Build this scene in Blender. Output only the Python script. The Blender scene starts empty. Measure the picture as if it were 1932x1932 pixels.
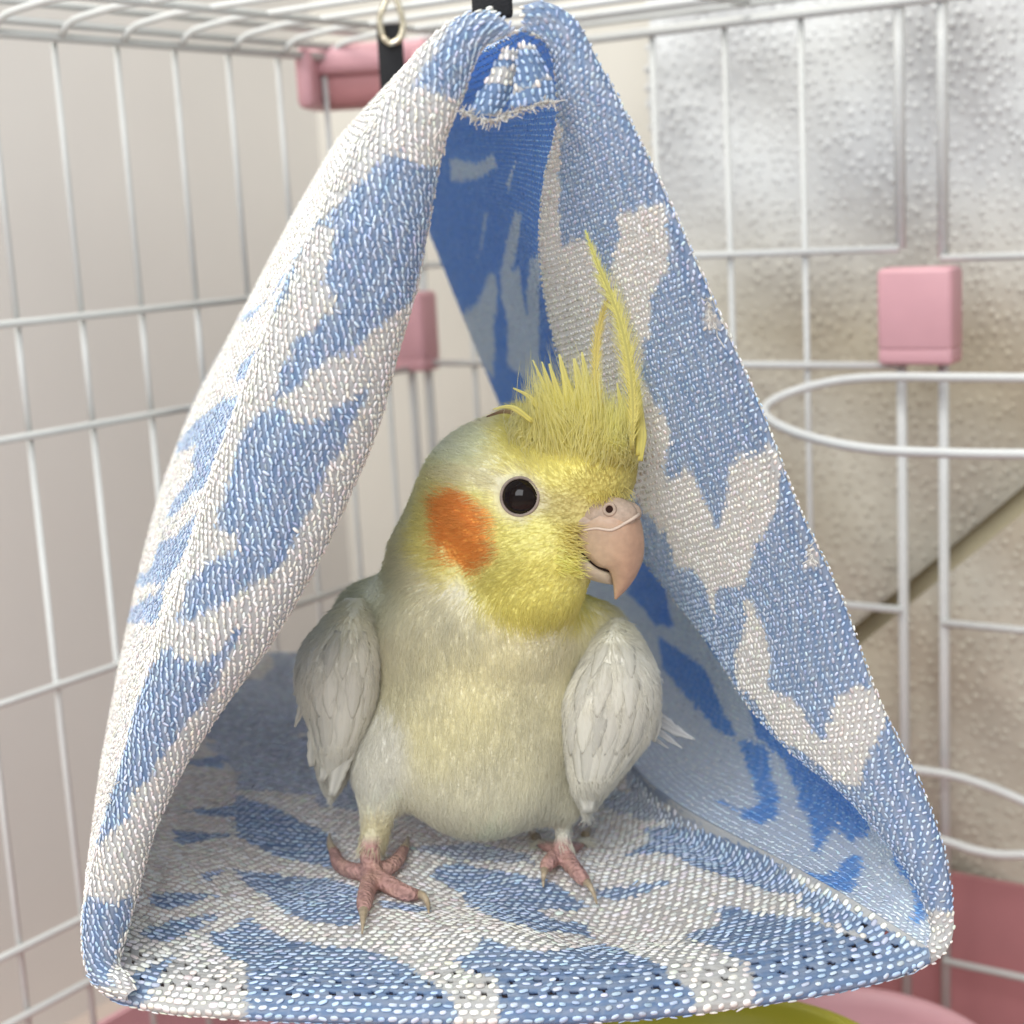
import bpy, math, random
import numpy as np
from mathutils import Vector, Matrix
from mathutils.bvhtree import BVHTree

rng = np.random.default_rng(7)
random.seed(7)
S = bpy.context.scene
COL = S.collection

# ------------------------------------------------------------------ camera
PITCH = math.atan(560 / 3000.0)
ROLL = math.radians(3.1)
FPX = 3000.0
d = np.array([0, math.cos(PITCH), -math.sin(PITCH)])
u0 = np.array([0, math.sin(PITCH), math.cos(PITCH)])
r0 = np.array([1.0, 0, 0])
R_ = math.cos(ROLL) * r0 - math.sin(ROLL) * u0
U_ = math.sin(ROLL) * r0 + math.cos(ROLL) * u0


def ray(px, py):
    v = d + (px - 966) / FPX * R_ - (py - 966) / FPX * U_
    return v


_v = ray(966, 1892)
CAM = np.array([0, 0, -_v[2] / _v[1] * 0.30])      # the front of the tent floor lies at z = 0, 0.30 m ahead


def P(px, py, Y):
    "point of the photograph at horizontal distance Y from the camera"
    v = ray(px, py)
    return CAM + v * (Y / v[1])


def Pz(px, py, z):
    v = ray(px, py)
    return CAM + v * ((z - CAM[2]) / v[2])


def Pwall(px, py, A, B):
    "point of the photograph on the vertical plane through A and B"
    v = ray(px, py)
    n = np.array([-(B - A)[1], (B - A)[0], 0])
    t = n.dot(A - CAM) / n.dot(v)
    return CAM + v * t


cam = bpy.data.cameras.new("camera")
co = bpy.data.objects.new("camera", cam)
COL.objects.link(co)
cam.sensor_width = 36
cam.lens = FPX / 1932 * 36
cam.clip_start = 0.02
cam.clip_end = 20
M = Matrix(((R_[0], U_[0], -d[0], 0), (R_[1], U_[1], -d[1], 0), (R_[2], U_[2], -d[2], CAM[2]), (0, 0, 0, 1)))
co.matrix_world = M
cam.dof.use_dof = True
cam.dof.focus_distance = 0.345
cam.dof.aperture_fstop = 17
S.camera = co

# ------------------------------------------------------------------ light (indoor: ceiling light and an added front fill)
w = bpy.data.worlds.new("World")
S.world = w
w.use_nodes = True
w.node_tree.nodes['Background'].inputs[0].default_value = (0.90, 0.95, 1.0, 1)
w.node_tree.nodes['Background'].inputs[1].default_value = 0.55


def area(name, loc, target, size, power, color):
    l = bpy.data.lights.new(name, 'AREA')
    l.shape = 'RECTANGLE'
    l.size, l.size_y = size
    l.energy = power
    l.color = color
    o = bpy.data.objects.new(name, l)
    COL.objects.link(o)
    o.location = loc
    o.rotation_euler = (Vector(target) - Vector(loc)).to_track_quat('-Z', 'Y').to_euler()
    return o


area('ceiling_light', (-0.38, 0.40, 1.12), (-0.02, 0.42, 0.1), (0.6, 0.5), 14.0, (1.0, 0.97, 0.91))
area('front_fill', (-0.28, -0.60, 0.80), (0, 0.4, 0.10), (0.9, 0.7), 15.0, (0.96, 0.98, 1.0))  # added fill lamp in front, brightens the bird and tent
S.view_settings.view_transform = 'Standard'
S.view_settings.look = 'None'
S.view_settings.exposure = 0.0
S.cycles.use_denoising = True
S.cycles.max_bounces = 8
S.cycles.transparent_max_bounces = 8
try:
    S.cycles_curves.shape = 'RIBBONS'
except Exception:
    pass

# ------------------------------------------------------------------ helpers


def new_mat(name, color=(0.8, 0.8, 0.8), rough=0.5, spec=0.5, attr=None, bump=None, noise=None, **kw):
    m = bpy.data.materials.new(name)
    m.use_nodes = True
    nt = m.node_tree
    b = nt.nodes['Principled BSDF']
    b.inputs['Base Color'].default_value = (*color, 1)
    b.inputs['Roughness'].default_value = rough
    b.inputs['Specular IOR Level'].default_value = spec
    for k, v in kw.items():
        b.inputs[k].default_value = v
    src = None
    if attr:
        a = nt.nodes.new('ShaderNodeAttribute')
        a.attribute_name = attr
        src = a.outputs['Color']
    if noise:                                   # (scale, amount): mottling of the base colour
        tc = nt.nodes.new('ShaderNodeTexCoord')
        n = nt.nodes.new('ShaderNodeTexNoise')
        n.inputs['Scale'].default_value = noise[0]
        n.inputs['Detail'].default_value = 5
        nt.links.new(tc.outputs['Object'], n.inputs['Vector'])
        mr = nt.nodes.new('ShaderNodeMapRange')
        mr.inputs[1].default_value = 0.3
        mr.inputs[2].default_value = 0.7
        mr.inputs[3].default_value = 1 - noise[1]
        mr.inputs[4].default_value = 1 + noise[1] * 0.5
        nt.links.new(n.outputs['Fac'], mr.inputs[0])
        mx = nt.nodes.new('ShaderNodeMix')
        mx.data_type = 'RGBA'
        mx.blend_type = 'MULTIPLY'
        mx.inputs[0].default_value = 1
        if src is not None:
            nt.links.new(src, mx.inputs[6])
        else:
            mx.inputs[6].default_value = (*color, 1)
        nt.links.new(mr.outputs[0], mx.inputs[7])
        src = mx.outputs[2]
    if src is not None:
        nt.links.new(src, b.inputs['Base Color'])
    if bump:                                    # (kind, scale, distance)
        tc = nt.nodes.new('ShaderNodeTexCoord')
        if bump[0] == 'noise':
            t = nt.nodes.new('ShaderNodeTexNoise')
            t.inputs['Detail'].default_value = 6
            out = t.outputs['Fac']
            vec = tc.outputs['Object']
        elif bump[0] == 'voronoi':
            t = nt.nodes.new('ShaderNodeTexVoronoi')
            out = t.outputs['Distance']
            vec = tc.outputs['Object']
        else:                                   # 'weave': two crossed waves in metric UV
            t = nt.nodes.new('ShaderNodeTexWave')
            t.wave_type = 'BANDS'
            t.bands_direction = 'X'
            t.inputs['Distortion'].default_value = 0.6
            out = t.outputs['Fac']
            vec = tc.outputs['UV']
        t.inputs['Scale'].default_value = bump[1]
        nt.links.new(vec, t.inputs['Vector'])
        bp = nt.nodes.new('ShaderNodeBump')
        bp.inputs['Strength'].default_value = 1
        bp.inputs['Distance'].default_value = bump[2]
        nt.links.new(out, bp.inputs['Height'])
        nt.links.new(bp.outputs[0], b.inputs['Normal'])
    return m


def mesh_obj(name, verts, faces, mat, parent=None, smooth=True, col=None, uv=None, kind=None):
    verts = np.asarray(verts, dtype=np.float64).reshape(-1, 3)
    me = bpy.data.meshes.new(name)
    if isinstance(faces, np.ndarray):
        n, k = faces.shape
        me.vertices.add(len(verts))
        me.vertices.foreach_set('co', verts.ravel())
        me.loops.add(n * k)
        me.loops.foreach_set('vertex_index', faces.ravel().astype(np.int32))
        me.polygons.add(n)
        me.polygons.foreach_set('loop_start', (np.arange(n) * k).astype(np.int32))
        me.update(calc_edges=True)
    else:
        me.from_pydata([tuple(v) for v in verts], [], faces)
        me.update()
    if smooth:
        me.polygons.foreach_set('use_smooth', np.ones(len(me.polygons), dtype=bool))
    if col is not None:
        at = me.attributes.new('Col', 'FLOAT_COLOR', 'POINT')
        c4 = np.ones((len(verts), 4))
        c4[:, :3] = col
        at.data.foreach_set('color', c4.ravel())
    if uv is not None:
        l = me.uv_layers.new(name='UVMap')
        vi = np.zeros(len(me.loops), dtype=np.int32)
        me.loops.foreach_get('vertex_index', vi)
        l.data.foreach_set('uv', np.asarray(uv)[vi].ravel())
    me.materials.append(mat)
    o = bpy.data.objects.new(name, me)
    COL.objects.link(o)
    if parent is not None:
        o.parent = parent
    if kind:
        o['kind'] = kind
    return o


def thing(name, label, cat, group=None):
    o = bpy.data.objects.new(name, None)
    COL.objects.link(o)
    o.empty_display_size = 0.01
    o['label'] = label
    o['category'] = cat
    if group:
        o['group'] = group
    return o


def tag(o, label, cat, group=None):
    o['label'] = label
    o['category'] = cat
    if group:
        o['group'] = group
    return o


def catmull(pts, n):
    "n samples, even in arc length, of a Catmull-Rom curve through pts"
    pts = np.asarray(pts, dtype=float)
    if len(pts) == 2:
        t = np.linspace(0, 1, n)[:, None]
        return pts[0] * (1 - t) + pts[1] * t
    p = np.vstack([2 * pts[0] - pts[1], pts, 2 * pts[-1] - pts[-2]])
    out = []
    for i in range(1, len(p) - 2):
        t = np.linspace(0, 1, 24, endpoint=False)[:, None]
        a, b, c, e = p[i - 1], p[i], p[i + 1], p[i + 2]
        out.append(0.5 * ((2 * b) + (-a + c) * t + (2 * a - 5 * b + 4 * c - e) * t ** 2 + (-a + 3 * b - 3 * c + e) * t ** 3))
    q = np.vstack(out + [pts[-1:]])
    L = np.concatenate([[0], np.cumsum(np.linalg.norm(np.diff(q[:, :3], axis=0), axis=1))])
    s = np.linspace(0, L[-1], n)
    return np.stack([np.interp(s, L, q[:, k]) for k in range(q.shape[1])], axis=1)


def resample_param(pts, n):
    "Catmull-Rom sampled evenly in the index (keeps stations of several curves in step)"
    pts = np.asarray(pts, dtype=float)
    p = np.vstack([2 * pts[0] - pts[1], pts, 2 * pts[-1] - pts[-2]])
    m = len(pts) - 1
    x = np.linspace(0, m, n)
    i = np.minimum(x.astype(int), m - 1)
    t = (x - i)[:, None]
    a, b, c, e = p[i], p[i + 1], p[i + 2], p[i + 3]
    return 0.5 * ((2 * b) + (-a + c) * t + (2 * a - 5 * b + 4 * c - e) * t ** 2 + (-a + 3 * b - 3 * c + e) * t ** 3)


def grid_faces(n, m, closed=False):
    i, j = np.meshgrid(np.arange(n - 1), np.arange(m if closed else m - 1), indexing='ij')
    j2 = (j + 1) % m
    return np.stack([i * m + j, i * m + j2, (i + 1) * m + j2, (i + 1) * m + j], axis=-1).reshape(-1, 4)


def unit(v):
    v = np.asarray(v, dtype=float)
    return v / np.maximum(np.linalg.norm(v, axis=-1, keepdims=True), 1e-12)


def tube(pts, r, sides=10, cap=True):
    pts = np.asarray(pts, dtype=float)
    r = np.broadcast_to(np.asarray(r, dtype=float), (len(pts),))
    t = unit(np.gradient(pts, axis=0))
    n = np.cross(t[0], [0.3, 0.2, 0.9])
    n = unit(n)
    V = []
    for i in range(len(pts)):
        n = unit(n - t[i] * n.dot(t[i]))
        b = np.cross(t[i], n)
        a = np.linspace(0, 2 * math.pi, sides, endpoint=False)
        V.append(pts[i] + r[i] * (np.cos(a)[:, None] * n + np.sin(a)[:, None] * b))
    V = np.vstack(V)
    F = [tuple(f) for f in grid_faces(len(pts), sides, True)]
    if cap:
        F.append(tuple(range(sides))[::-1])
        F.append(tuple(range(len(V) - sides, len(V))))
    return V, F


def join(parts):
    V, F, o = [], [], 0
    for v, f in parts:
        V.append(np.asarray(v))
        F += [tuple(int(i) + o for i in q) for q in f]
        o += len(v)
    return np.vstack(V), F


def box(c, half, axes=None, bevel=0.0, seg=2):
    "rounded box as verts, faces"
    import bmesh
    bm = bmesh.new()
    bmesh.ops.create_cube(bm, size=2)
    for v in bm.verts:
        v.co = Vector((v.co.x * half[0], v.co.y * half[1], v.co.z * half[2]))
    if bevel:
        bmesh.ops.bevel(bm, geom=bm.edges[:], offset=bevel, segments=seg, profile=0.5, affect='EDGES')
    V = np.array([v.co[:] for v in bm.verts])
    F = [tuple(v.index for v in f.verts) for f in bm.faces]
    bm.free()
    A = np.eye(3) if axes is None else np.asarray(axes)
    return V @ A + np.asarray(c), F


# ------------------------------------------------------------------ materials
M_wire = new_mat('white_coated_wire', (0.60, 0.61, 0.59), 0.42, 0.5, bump=('noise', 300, 0.0002), noise=(40, 0.06))
M_pink = new_mat('pink_plastic', (0.62, 0.34, 0.37), 0.45, 0.4, noise=(60, 0.05), bump=('noise', 900, 0.00003))
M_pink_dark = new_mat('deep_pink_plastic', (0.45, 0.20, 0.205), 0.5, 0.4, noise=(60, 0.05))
M_yellow = new_mat('yellow_plastic', (0.45, 0.42, 0.035), 0.4, 0.4, noise=(60, 0.05))
M_black = new_mat('black_webbing', (0.02, 0.02, 0.022), 0.75, 0.3, bump=('noise', 1500, 0.0003))
M_metal = new_mat('brass_hook', (0.75, 0.68, 0.52), 0.25, 0.5, Metallic=1.0)
M_wall = new_mat('cream_wall', (0.73, 0.705, 0.665), 0.9, 0.1, noise=(5, 0.05))
M_board = new_mat('tan_board', (0.78, 0.69, 0.46), 0.8, 0.2, noise=(12, 0.12))
M_fabric = new_mat('textile_mesh', rough=0.6, spec=0.35, attr='Col', bump=('weave', 260, 0.00008))
def add_translucency(m, fac):
    nt = m.node_tree
    b = nt.nodes['Principled BSDF']
    out = [n for n in nt.nodes if n.type == 'OUTPUT_MATERIAL'][0]
    t = nt.nodes.new('ShaderNodeBsdfTranslucent')
    if b.inputs['Base Color'].links:
        nt.links.new(b.inputs['Base Color'].links[0].from_socket, t.inputs['Color'])
    else:
        t.inputs['Color'].default_value = b.inputs['Base Color'].default_value
    mx = nt.nodes.new('ShaderNodeMixShader')
    mx.inputs[0].default_value = fac
    nt.links.new(b.outputs[0], mx.inputs[1])
    nt.links.new(t.outputs[0], mx.inputs[2])
    nt.links.new(mx.outputs[0], out.inputs['Surface'])


add_translucency(M_fabric, 0.5)
M_stitch = new_mat('knit_yarn', rough=0.42, spec=0.45, attr='Col')
M_hole = new_mat('mesh_gap', (0.02, 0.025, 0.03), 0.9, 0.1)

# ------------------------------------------------------------------ cage walls as vertical planes
CORNER = P(750, 112, 0.69)
RW = P(1745, 590, 0.565)
LW = P(0, 612, 0.515)
A2 = CORNER.copy(); A2[2] = 0
dirR = unit((RW - CORNER) * [1, 1, 0])
dirL = unit((LW - CORNER) * [1, 1, 0])
nR = np.array([-dirR[1], dirR[0], 0]); nR = nR if nR[1] > 0 else -nR      # outwards, away from the camera
nL = np.array([-dirL[1], dirL[0], 0]); nL = nL if nL[0] < 0 else -nL


def onR(px, py, off=0.0):
    return Pwall(px, py, CORNER + nR * off, CORNER + dirR + nR * off)


def onL(px, py, off=0.0):
    return Pwall(px, py, CORNER + nL * off, CORNER + dirL + nL * off)


# ------------------------------------------------------------------ setting: wall, board, sheets
def quad_slab(name, a, b, z0, z1, n, th, mat, kind='structure', parent=None):
    a = np.array([a[0], a[1], 0]); b = np.array([b[0], b[1], 0])
    pts = []
    for z in (z0, z1):
        for p in (a, b, b + n * th, a + n * th):
            pts.append(p + np.array([0, 0, z]))
    F = [(0, 1, 5, 4), (1, 2, 6, 5), (2, 3, 7, 6), (3, 0, 4, 7), (0, 3, 2, 1), (4, 5, 6, 7)]
    return mesh_obj(name, pts, F, mat, parent, smooth=False, kind=kind)


wl = CORNER + nL * 0.14
quad_slab('wall', wl + dirL * 0.9 - dirL * 0, wl - dirL * 0.35, -0.45, 0.95, nL, 0.02, M_wall)
wr = CORNER + nR * 0.11
quad_slab('back_wall', wr - dirR * 0.3, wr + dirR * 0.9, -0.45, 0.95, nR, 0.02,
          new_mat('beige_wall', (0.66, 0.635, 0.57), 0.85, 0.2, noise=(8, 0.06)))

# bubble sheet: pearly film with raised bubbles
Mf = new_mat('pearl_film', rough=0.33, spec=0.6, attr='Col', bump=('noise', 40, 0.0022))


def film_color(p, seed=0):
    "colour of the film: pearl above, tan below"
    z = p[:, 2]
    n = 0.5 + 0.5 * np.sin(p[:, 0] * 31 + z * 23 + 1.3 * np.sin(z * 40 + seed))
    f = np.clip((0.165 - z) / 0.06, 0, 1) * (0.75 + 0.25 * n)
    pearl = np.array([0.63, 0.64, 0.63]); tan = np.array([0.47, 0.42, 0.31])
    return pearl * (1 - f[:, None]) + tan * f[:, None]


def sheet(name, label, off, lo, hi, x0, x1, wav=0.004, seed=1):
    "bubble film hung behind the right cage wall between the heights lo(x) and hi(x); x runs along the wall"
    root = thing(name, label, 'plastic sheet')
    nx, nz = 130, 110
    xs = np.linspace(x0, x1, nx)
    t = np.linspace(0, 1, nz)
    X = np.repeat(xs[:, None], nz, axis=1)
    Z = lo(xs)[:, None] * (1 - t) + hi(xs)[:, None] * t
    r = np.random.default_rng(seed)
    ph = r.uniform(0, 6, 4)

    def wave(X, Z):
        return wav * (np.sin(X * 28 + Z * 17 + ph[0]) + 0.7 * np.sin(X * 55 - Z * 38 + ph[1]) + 0.4 * np.sin(X * 90 + Z * 80 + ph[2]))

    def pos(X, Z):
        b = CORNER + nR * off
        W = wave(X, Z)
        return np.stack([b[0] + dirR[0] * X + nR[0] * W, b[1] + dirR[1] * X + nR[1] * W, Z], axis=-1)
    V = pos(X, Z).reshape(-1, 3)
    mesh_obj('film', V, grid_faces(nx, nz), Mf, root, col=film_color(V, seed))
    # bubbles
    p = 0.0046
    bx, bz = [], []
    row = 0
    z = lo(xs).min()
    z1 = hi(xs).max()
    while z < z1:
        x = x0 + (p / 2 if row % 2 else 0)
        while x < x1:
            bx.append(x + r.normal() * 0.0009); bz.append(z + r.normal() * 0.0009)
            x += p
        z += p * 0.86
        row += 1
    bx = np.array(bx); bz = np.array(bz)
    k = (bz > lo(bx) + 0.001) & (bz < hi(bx) - 0.001)
    bx, bz = bx[k], bz[k]
    C = pos(bx, bz)
    # dome template
    T = []
    for k_, (rr, hh) in enumerate(((1, 0.0), (0.86, 0.55), (0.5, 0.88))):
        for a in np.linspace(0, 2 * math.pi, 8, endpoint=False):
            T.append((rr * math.cos(a), rr * math.sin(a), hh))
    T.append((0, 0, 1.0))
    T = np.array(T)
    TF = [[i, (i + 1) % 8, 8 + (i + 1) % 8, 8 + i] for i in range(8)] + [[8 + i, 8 + (i + 1) % 8, 16 + (i + 1) % 8, 16 + i] for i in range(8)] + [[16 + i, 16 + (i + 1) % 8, 24, 24] for i in range(8)]
    tri = []
    for q in TF:
        tri.append([q[0], q[1], q[2]])
        if q[2] != q[3]:
            tri.append([q[0], q[2], q[3]])
    tri = np.array(tri)
    rad = 0.0014 * r.uniform(0.7, 1.15, len(C)); hgt = 0.0006 * r.uniform(0.2, 1.2, len(C))
    VV = (C[:, None, :] + T[None, :, 0, None] * rad[:, None, None] * dirR + T[None, :, 1, None] * rad[:, None, None] * np.array([0, 0, 1.0])
          - T[None, :, 2, None] * hgt[:, None, None] * nR)
    FF = (tri[None] + (np.arange(len(C)) * len(T))[:, None, None]).reshape(-1, 3)
    cc = np.repeat(film_color(C, seed), len(T), axis=0)
    mesh_obj('bubbles', VV.reshape(-1, 3), FF, Mf, root, col=cc, kind='stuff')
    return root


def xR(px, py, off):
    q = onR(px, py, off)
    return (q - CORNER - nR * off).dot(dirR), q[2]


# edges of the two sheets, taken where they stand on the wall
e1a, e1b = xR(1600, 1192, 0.035), xR(1932, 915, 0.035)
s1 = (e1b[1] - e1a[1]) / (e1b[0] - e1a[0])
lx = xR(1235, 400, 0.035)[0]
sheet('bubble_sheet', 'pearly translucent bubble wrap sheet hanging behind the right cage wires', 0.035,
      lambda x: e1a[1] + s1 * (x - e1a[0]), lambda x: 0.62 + 0 * x, lx, 0.62, seed=3)
e2a, e2b = xR(1600, 1235, 0.022), xR(1932, 968, 0.022)
s2 = (e2b[1] - e2a[1]) / (e2b[0] - e2a[0])
sheet('bubble_sheet', 'lower folded bubble wrap flap with a slanting top edge beside the tent', 0.022,
      lambda x: -0.16 + 0 * x, lambda x: e2a[1] + s2 * (x - e2a[0]), 0.12, 0.62, seed=5)
quad_slab('tan_board', CORNER + nR * 0.049 + dirR * 0.12, CORNER + nR * 0.049 + dirR * 0.75, -0.30, 0.30, nR, 0.01, M_board, kind='structure')

# ------------------------------------------------------------------ the cage
cage = thing('bird_cage', 'white wire grid cage with pink plastic corner connectors around the tent', 'cage')


def wire(pts, r, parent, name='wire', sides=8):
    v, f = tube(np.asarray(pts), r, sides)
    return mesh_obj(name, v, f, M_wire, parent)


def panel(name):
    o = bpy.data.objects.new(name, None)
    COL.objects.link(o)
    o.parent = cage
    o.empty_display_size = 0.01
    return o


left_panel, right_panel, top_panel = panel('wire_panel'), panel('wire_panel'), panel('wire_panel')
zt = onL(0, 65)[2]
zu, zl, zm, zb = onL(0, 612)[2], onL(0, 830)[2], onL(0, 1325)[2], onL(0, 1802)[2]
zbot = -0.155
r_thin, r_frame = 0.00118, 0.0016
UPV = np.array([0, 0, 1.0])


def at(base, dirv, s, z, off=0, n=None):
    p = base + dirv * s
    p = np.array([p[0], p[1], z])
    return p + (n * off if n is not None else 0)


sL = [(onL(px, py) - CORNER).dot(dirL) for px, py in ((610, 111), (522, 104), (426, 97), (328, 90), (222, 81), (100, 72))]
step = (sL[-1] - sL[0]) / 5
SL = [sL[0] + step * k for k in range(-2, 11)]
for s in SL:
    wire([at(CORNER, dirL, s, zt), at(CORNER, dirL, s, zu)], r_thin, left_panel)
    wire([at(CORNER, dirL, s, zu), at(CORNER, dirL, s, zl)], r_thin, left_panel)
    wire([at(CORNER, dirL, s, zl), at(CORNER, dirL, s, zbot)], r_thin, left_panel)
for z, r in ((zt, r_frame), (zu, 0.0014), (zl, 0.0014), (zm, 0.0014), (zb, 0.0014), (zb - (zm - zb) * 0.28, 0.0014), (zbot, r_frame)):
    wire([at(CORNER, dirL, 0.0, z, -0.0024, nL), at(CORNER, dirL, 0.42, z, -0.0024, nL)], r, left_panel)
# right wall
def sR(px, py):
    return (onR(px, py) - CORNER).dot(dirR)


s_fr1, s_fr2 = sR(1703, 900), sR(1781, 900)
pit = (sR(1515, 250) - sR(1372, 250))
zRu1, zRu2 = onR(1690, 469)[2], onR(1800, 486)[2]
zRl = onR(1690, 689)[2]
zRm1, zRm2, zRb = onR(1690, 1147)[2], onR(1800, 1174)[2], onR(1800, 1812)[2]
xs1 = [sR(1515, 250) - pit * k for k in range(0, 8)]
for s in xs1:
    if s > 0.008:
        wire([at(CORNER, dirR, s, zt), at(CORNER, dirR, s, zbot)], r_thin, right_panel)
for s in (s_fr1, s_fr2):
    wire([at(CORNER, dirR, s, zt + 0.03), at(CORNER, dirR, s, (zRu1 if s == s_fr1 else zRu2))], 0.0020, right_panel)
    wire([at(CORNER, dirR, s, zRu1 - 0.012), at(CORNER, dirR, s, zbot)], 0.0019, right_panel)
for k in range(1, 4):
    wire([at(CORNER, dirR, s_fr2 + 0.042 * k, zt + 0.03), at(CORNER, dirR, s_fr2 + 0.042 * k, zbot)], r_thin, right_panel)
for z in (zRu1, zRl, zRm1, zRb - 0.004, zbot):
    wire([at(CORNER, dirR, 0.0, z, -0.002, nR), at(CORNER, dirR, s_fr1, z, -0.002, nR)], 0.00145, right_panel)
for z in (zRu2, zRm2, zRb):
    wire([at(CORNER, dirR, s_fr2, z, -0.002, nR), at(CORNER, dirR, s_fr2 + 0.16, z, -0.002, nR)], 0.00145, right_panel)
for dz, r in ((0.0, 0.0019), (0.008, 0.0016)):
    wire([at(CORNER, dirR, 0.0, zt + dz, -0.002, nR), at(CORNER, dirR, 0.5, zt + dz, -0.002, nR)], r, right_panel)
# corner posts
for s, dv in ((0.004, dirL), (0.006, dirR)):
    wire([at(CORNER, dv, s, zt), at(CORNER, dv, s, zbot)], 0.0018, right_panel)
# top panel: wires parallel to the right wall, hooked over the left rail
for s in SL:
    p0 = at(CORNER, dirL, s, zt + 0.0035)
    a = p0 + dirR * 0.004 + np.array([0, 0, -0.003])
    pts = [a, p0 + dirR * 0.010 + np.array([0, 0, 0.001]), p0 + dirR * 0.03 + np.array([0, 0, 0.003]), p0 + dirR * 0.55 + np.array([0, 0, 0.004])]
    wire(np.vstack([catmull(pts[:3], 8), pts[3:]]), r_thin, top_panel)
for o_ in (0.045, 0.16):
    wire([at(CORNER, dirL, 0, zt + 0.0062) + dirR * o_, at(CORNER, dirL, 0.42, zt + 0.0062) + dirR * o_], 0.0014, top_panel)
for o_ in (0.0, 0.006):
    wire([at(CORNER, dirL, 0, zt + 0.004 + o_) + dirR * 0.004, at(CORNER, dirL, 0.42, zt + 0.004 + o_) + dirR * 0.004], 0.0014, top_panel)


def clip(px0, px1, py0, py1, plane, n, dv):
    a, b = plane(px0, py1), plane(px1, py0)
    c = (a + b) / 2 - n * 0.004
    hw = abs((b - a).dot(dv)) / 2
    hh = abs(b[2] - a[2]) / 2
    ax = np.array([dv, n, UPV])
    v, f = box(c + np.array([0, 0, 0.0022]), (hw, 0.0068, hh - 0.0022), ax, 0.0022, 3)
    o = mesh_obj('connector_clip', v, f, M_pink, cage)
    v, f = box(c + np.array([0, 0, -hh + 0.003]), (hw * 0.985, 0.0064, 0.0032), ax, 0.0016, 3)
    mesh_obj('clip_lip', v, f, M_pink, o)
    return o


clip(1674, 1814, 500, 682, onR, nR, dirR)
clip(722, 818, 548, 695, onR, nR, dirR)
# pink bracket on the top corner
br = bpy.data.objects.new('corner_bracket', None)
COL.objects.link(br)
br.parent = cage
# wire feeder rings fixed to the right wall
ringpts = [(1990, 712), (1932, 713), (1800, 712), (1650, 712), (1560, 722), (1480, 745), (1442, 772), (1465, 800), (1540, 828), (1650, 848), (1800, 855), (1932, 857), (1990, 858)]
offs = [0.012, 0.012, 0.012, 0.012, 0.014, 0.02, 0.03, 0.042, 0.050, 0.053, 0.053, 0.053, 0.053]
holder = thing('bowl_ring', 'upper white wire bowl ring hooked on the cage below the pink clip', 'feeder ring', 'wire bowl rings on the cage')
wire(catmull([onR(x, y, -o - 0.004) for (x, y), o in zip(ringpts, offs)], 60), 0.0017, holder, 'ring_wire')
holder2 = thing('bowl_ring', 'lower white wire bowl ring curving out beside the tent corner', 'feeder ring', 'wire bowl rings on the cage')
wire(catmull([onR(x, y, -0.012) for x, y in ((1640, 1440), (1725, 1452), (1800, 1464), (1870, 1486), (1932, 1512), (1990, 1540))], 30), 0.0017, holder2, 'ring_wire')
wire(catmull([onR(x, y, -0.012) for x, y in ((1640, 1560), (1775, 1585), (1830, 1602), (1880, 1612), (1932, 1613), (1990, 1612))], 30), 0.0017, holder2, 'ring_wire')

# bracket: lip, shell and darker recess
bc = P(690, 148, 0.655)
bx_ = unit(np.array([1, -0.12, 0])); by_ = np.array([0.12, 1, 0]); by_ = unit(by_)
kb = 0.655 / 3000
v, f = box(P(690, 112, 0.655), (124 * kb, 0.010, 27 * kb), np.array([bx_, by_, UPV]), 0.004, 3)
mesh_obj('lip', v, f, M_pink, br)
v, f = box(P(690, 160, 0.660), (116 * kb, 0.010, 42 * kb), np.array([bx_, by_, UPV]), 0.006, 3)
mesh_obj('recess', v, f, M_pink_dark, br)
for x_, lab in ((585, 0), (800, 0)):
    v, f = box(P(x_, 152, 0.648), (15 * kb, 0.012, 52 * kb), np.array([bx_, by_, UPV]), 0.003, 3)
    mesh_obj('side_flange', v, f, M_pink, br)

# ------------------------------------------------------------------ tray, dish below
tray = thing('cage_tray', 'pink plastic bottom tray of the cage below the tent', 'tray')
zf = -0.185
ztr = onR(1860, 1662, 0.012)[2]


def slab(name, a, b, z0, z1, n, th, mat, parent):
    return quad_slab(name, a, b, z0, z1, n, th, mat, None, parent)


c0 = CORNER + nR * 0.012 + nL * 0.012
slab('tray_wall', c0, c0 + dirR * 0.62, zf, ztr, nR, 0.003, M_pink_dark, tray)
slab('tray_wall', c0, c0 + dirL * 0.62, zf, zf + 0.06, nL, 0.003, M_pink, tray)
fl = [c0, c0 + dirR * 0.62, c0 + dirR * 0.62 + dirL * 0.62, c0 + dirL * 0.62]
V = [np.array([p[0], p[1], zf + z]) for z in (0, -0.004) for p in fl]
mesh_obj('tray_floor', V, [(0, 1, 2, 3), (7, 6, 5, 4), (0, 4, 5, 1), (1, 5, 6, 2), (2, 6, 7, 3), (3, 7, 4, 0)],
         new_mat('rosy_plastic', (0.52, 0.31, 0.29), 0.5, 0.3, noise=(30, 0.06)), tray, smooth=False)
M_ground = new_mat('room_floor', (0.55, 0.46, 0.40), 0.7, 0.3, noise=(8, 0.06))
mesh_obj('ground', [(-2, -1, zf - 0.012), (2, -1, zf - 0.012), (2, 2, zf - 0.012), (-2, 2, zf - 0.012)], [(0, 1, 2, 3)], M_ground, smooth=False, kind='structure')

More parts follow.
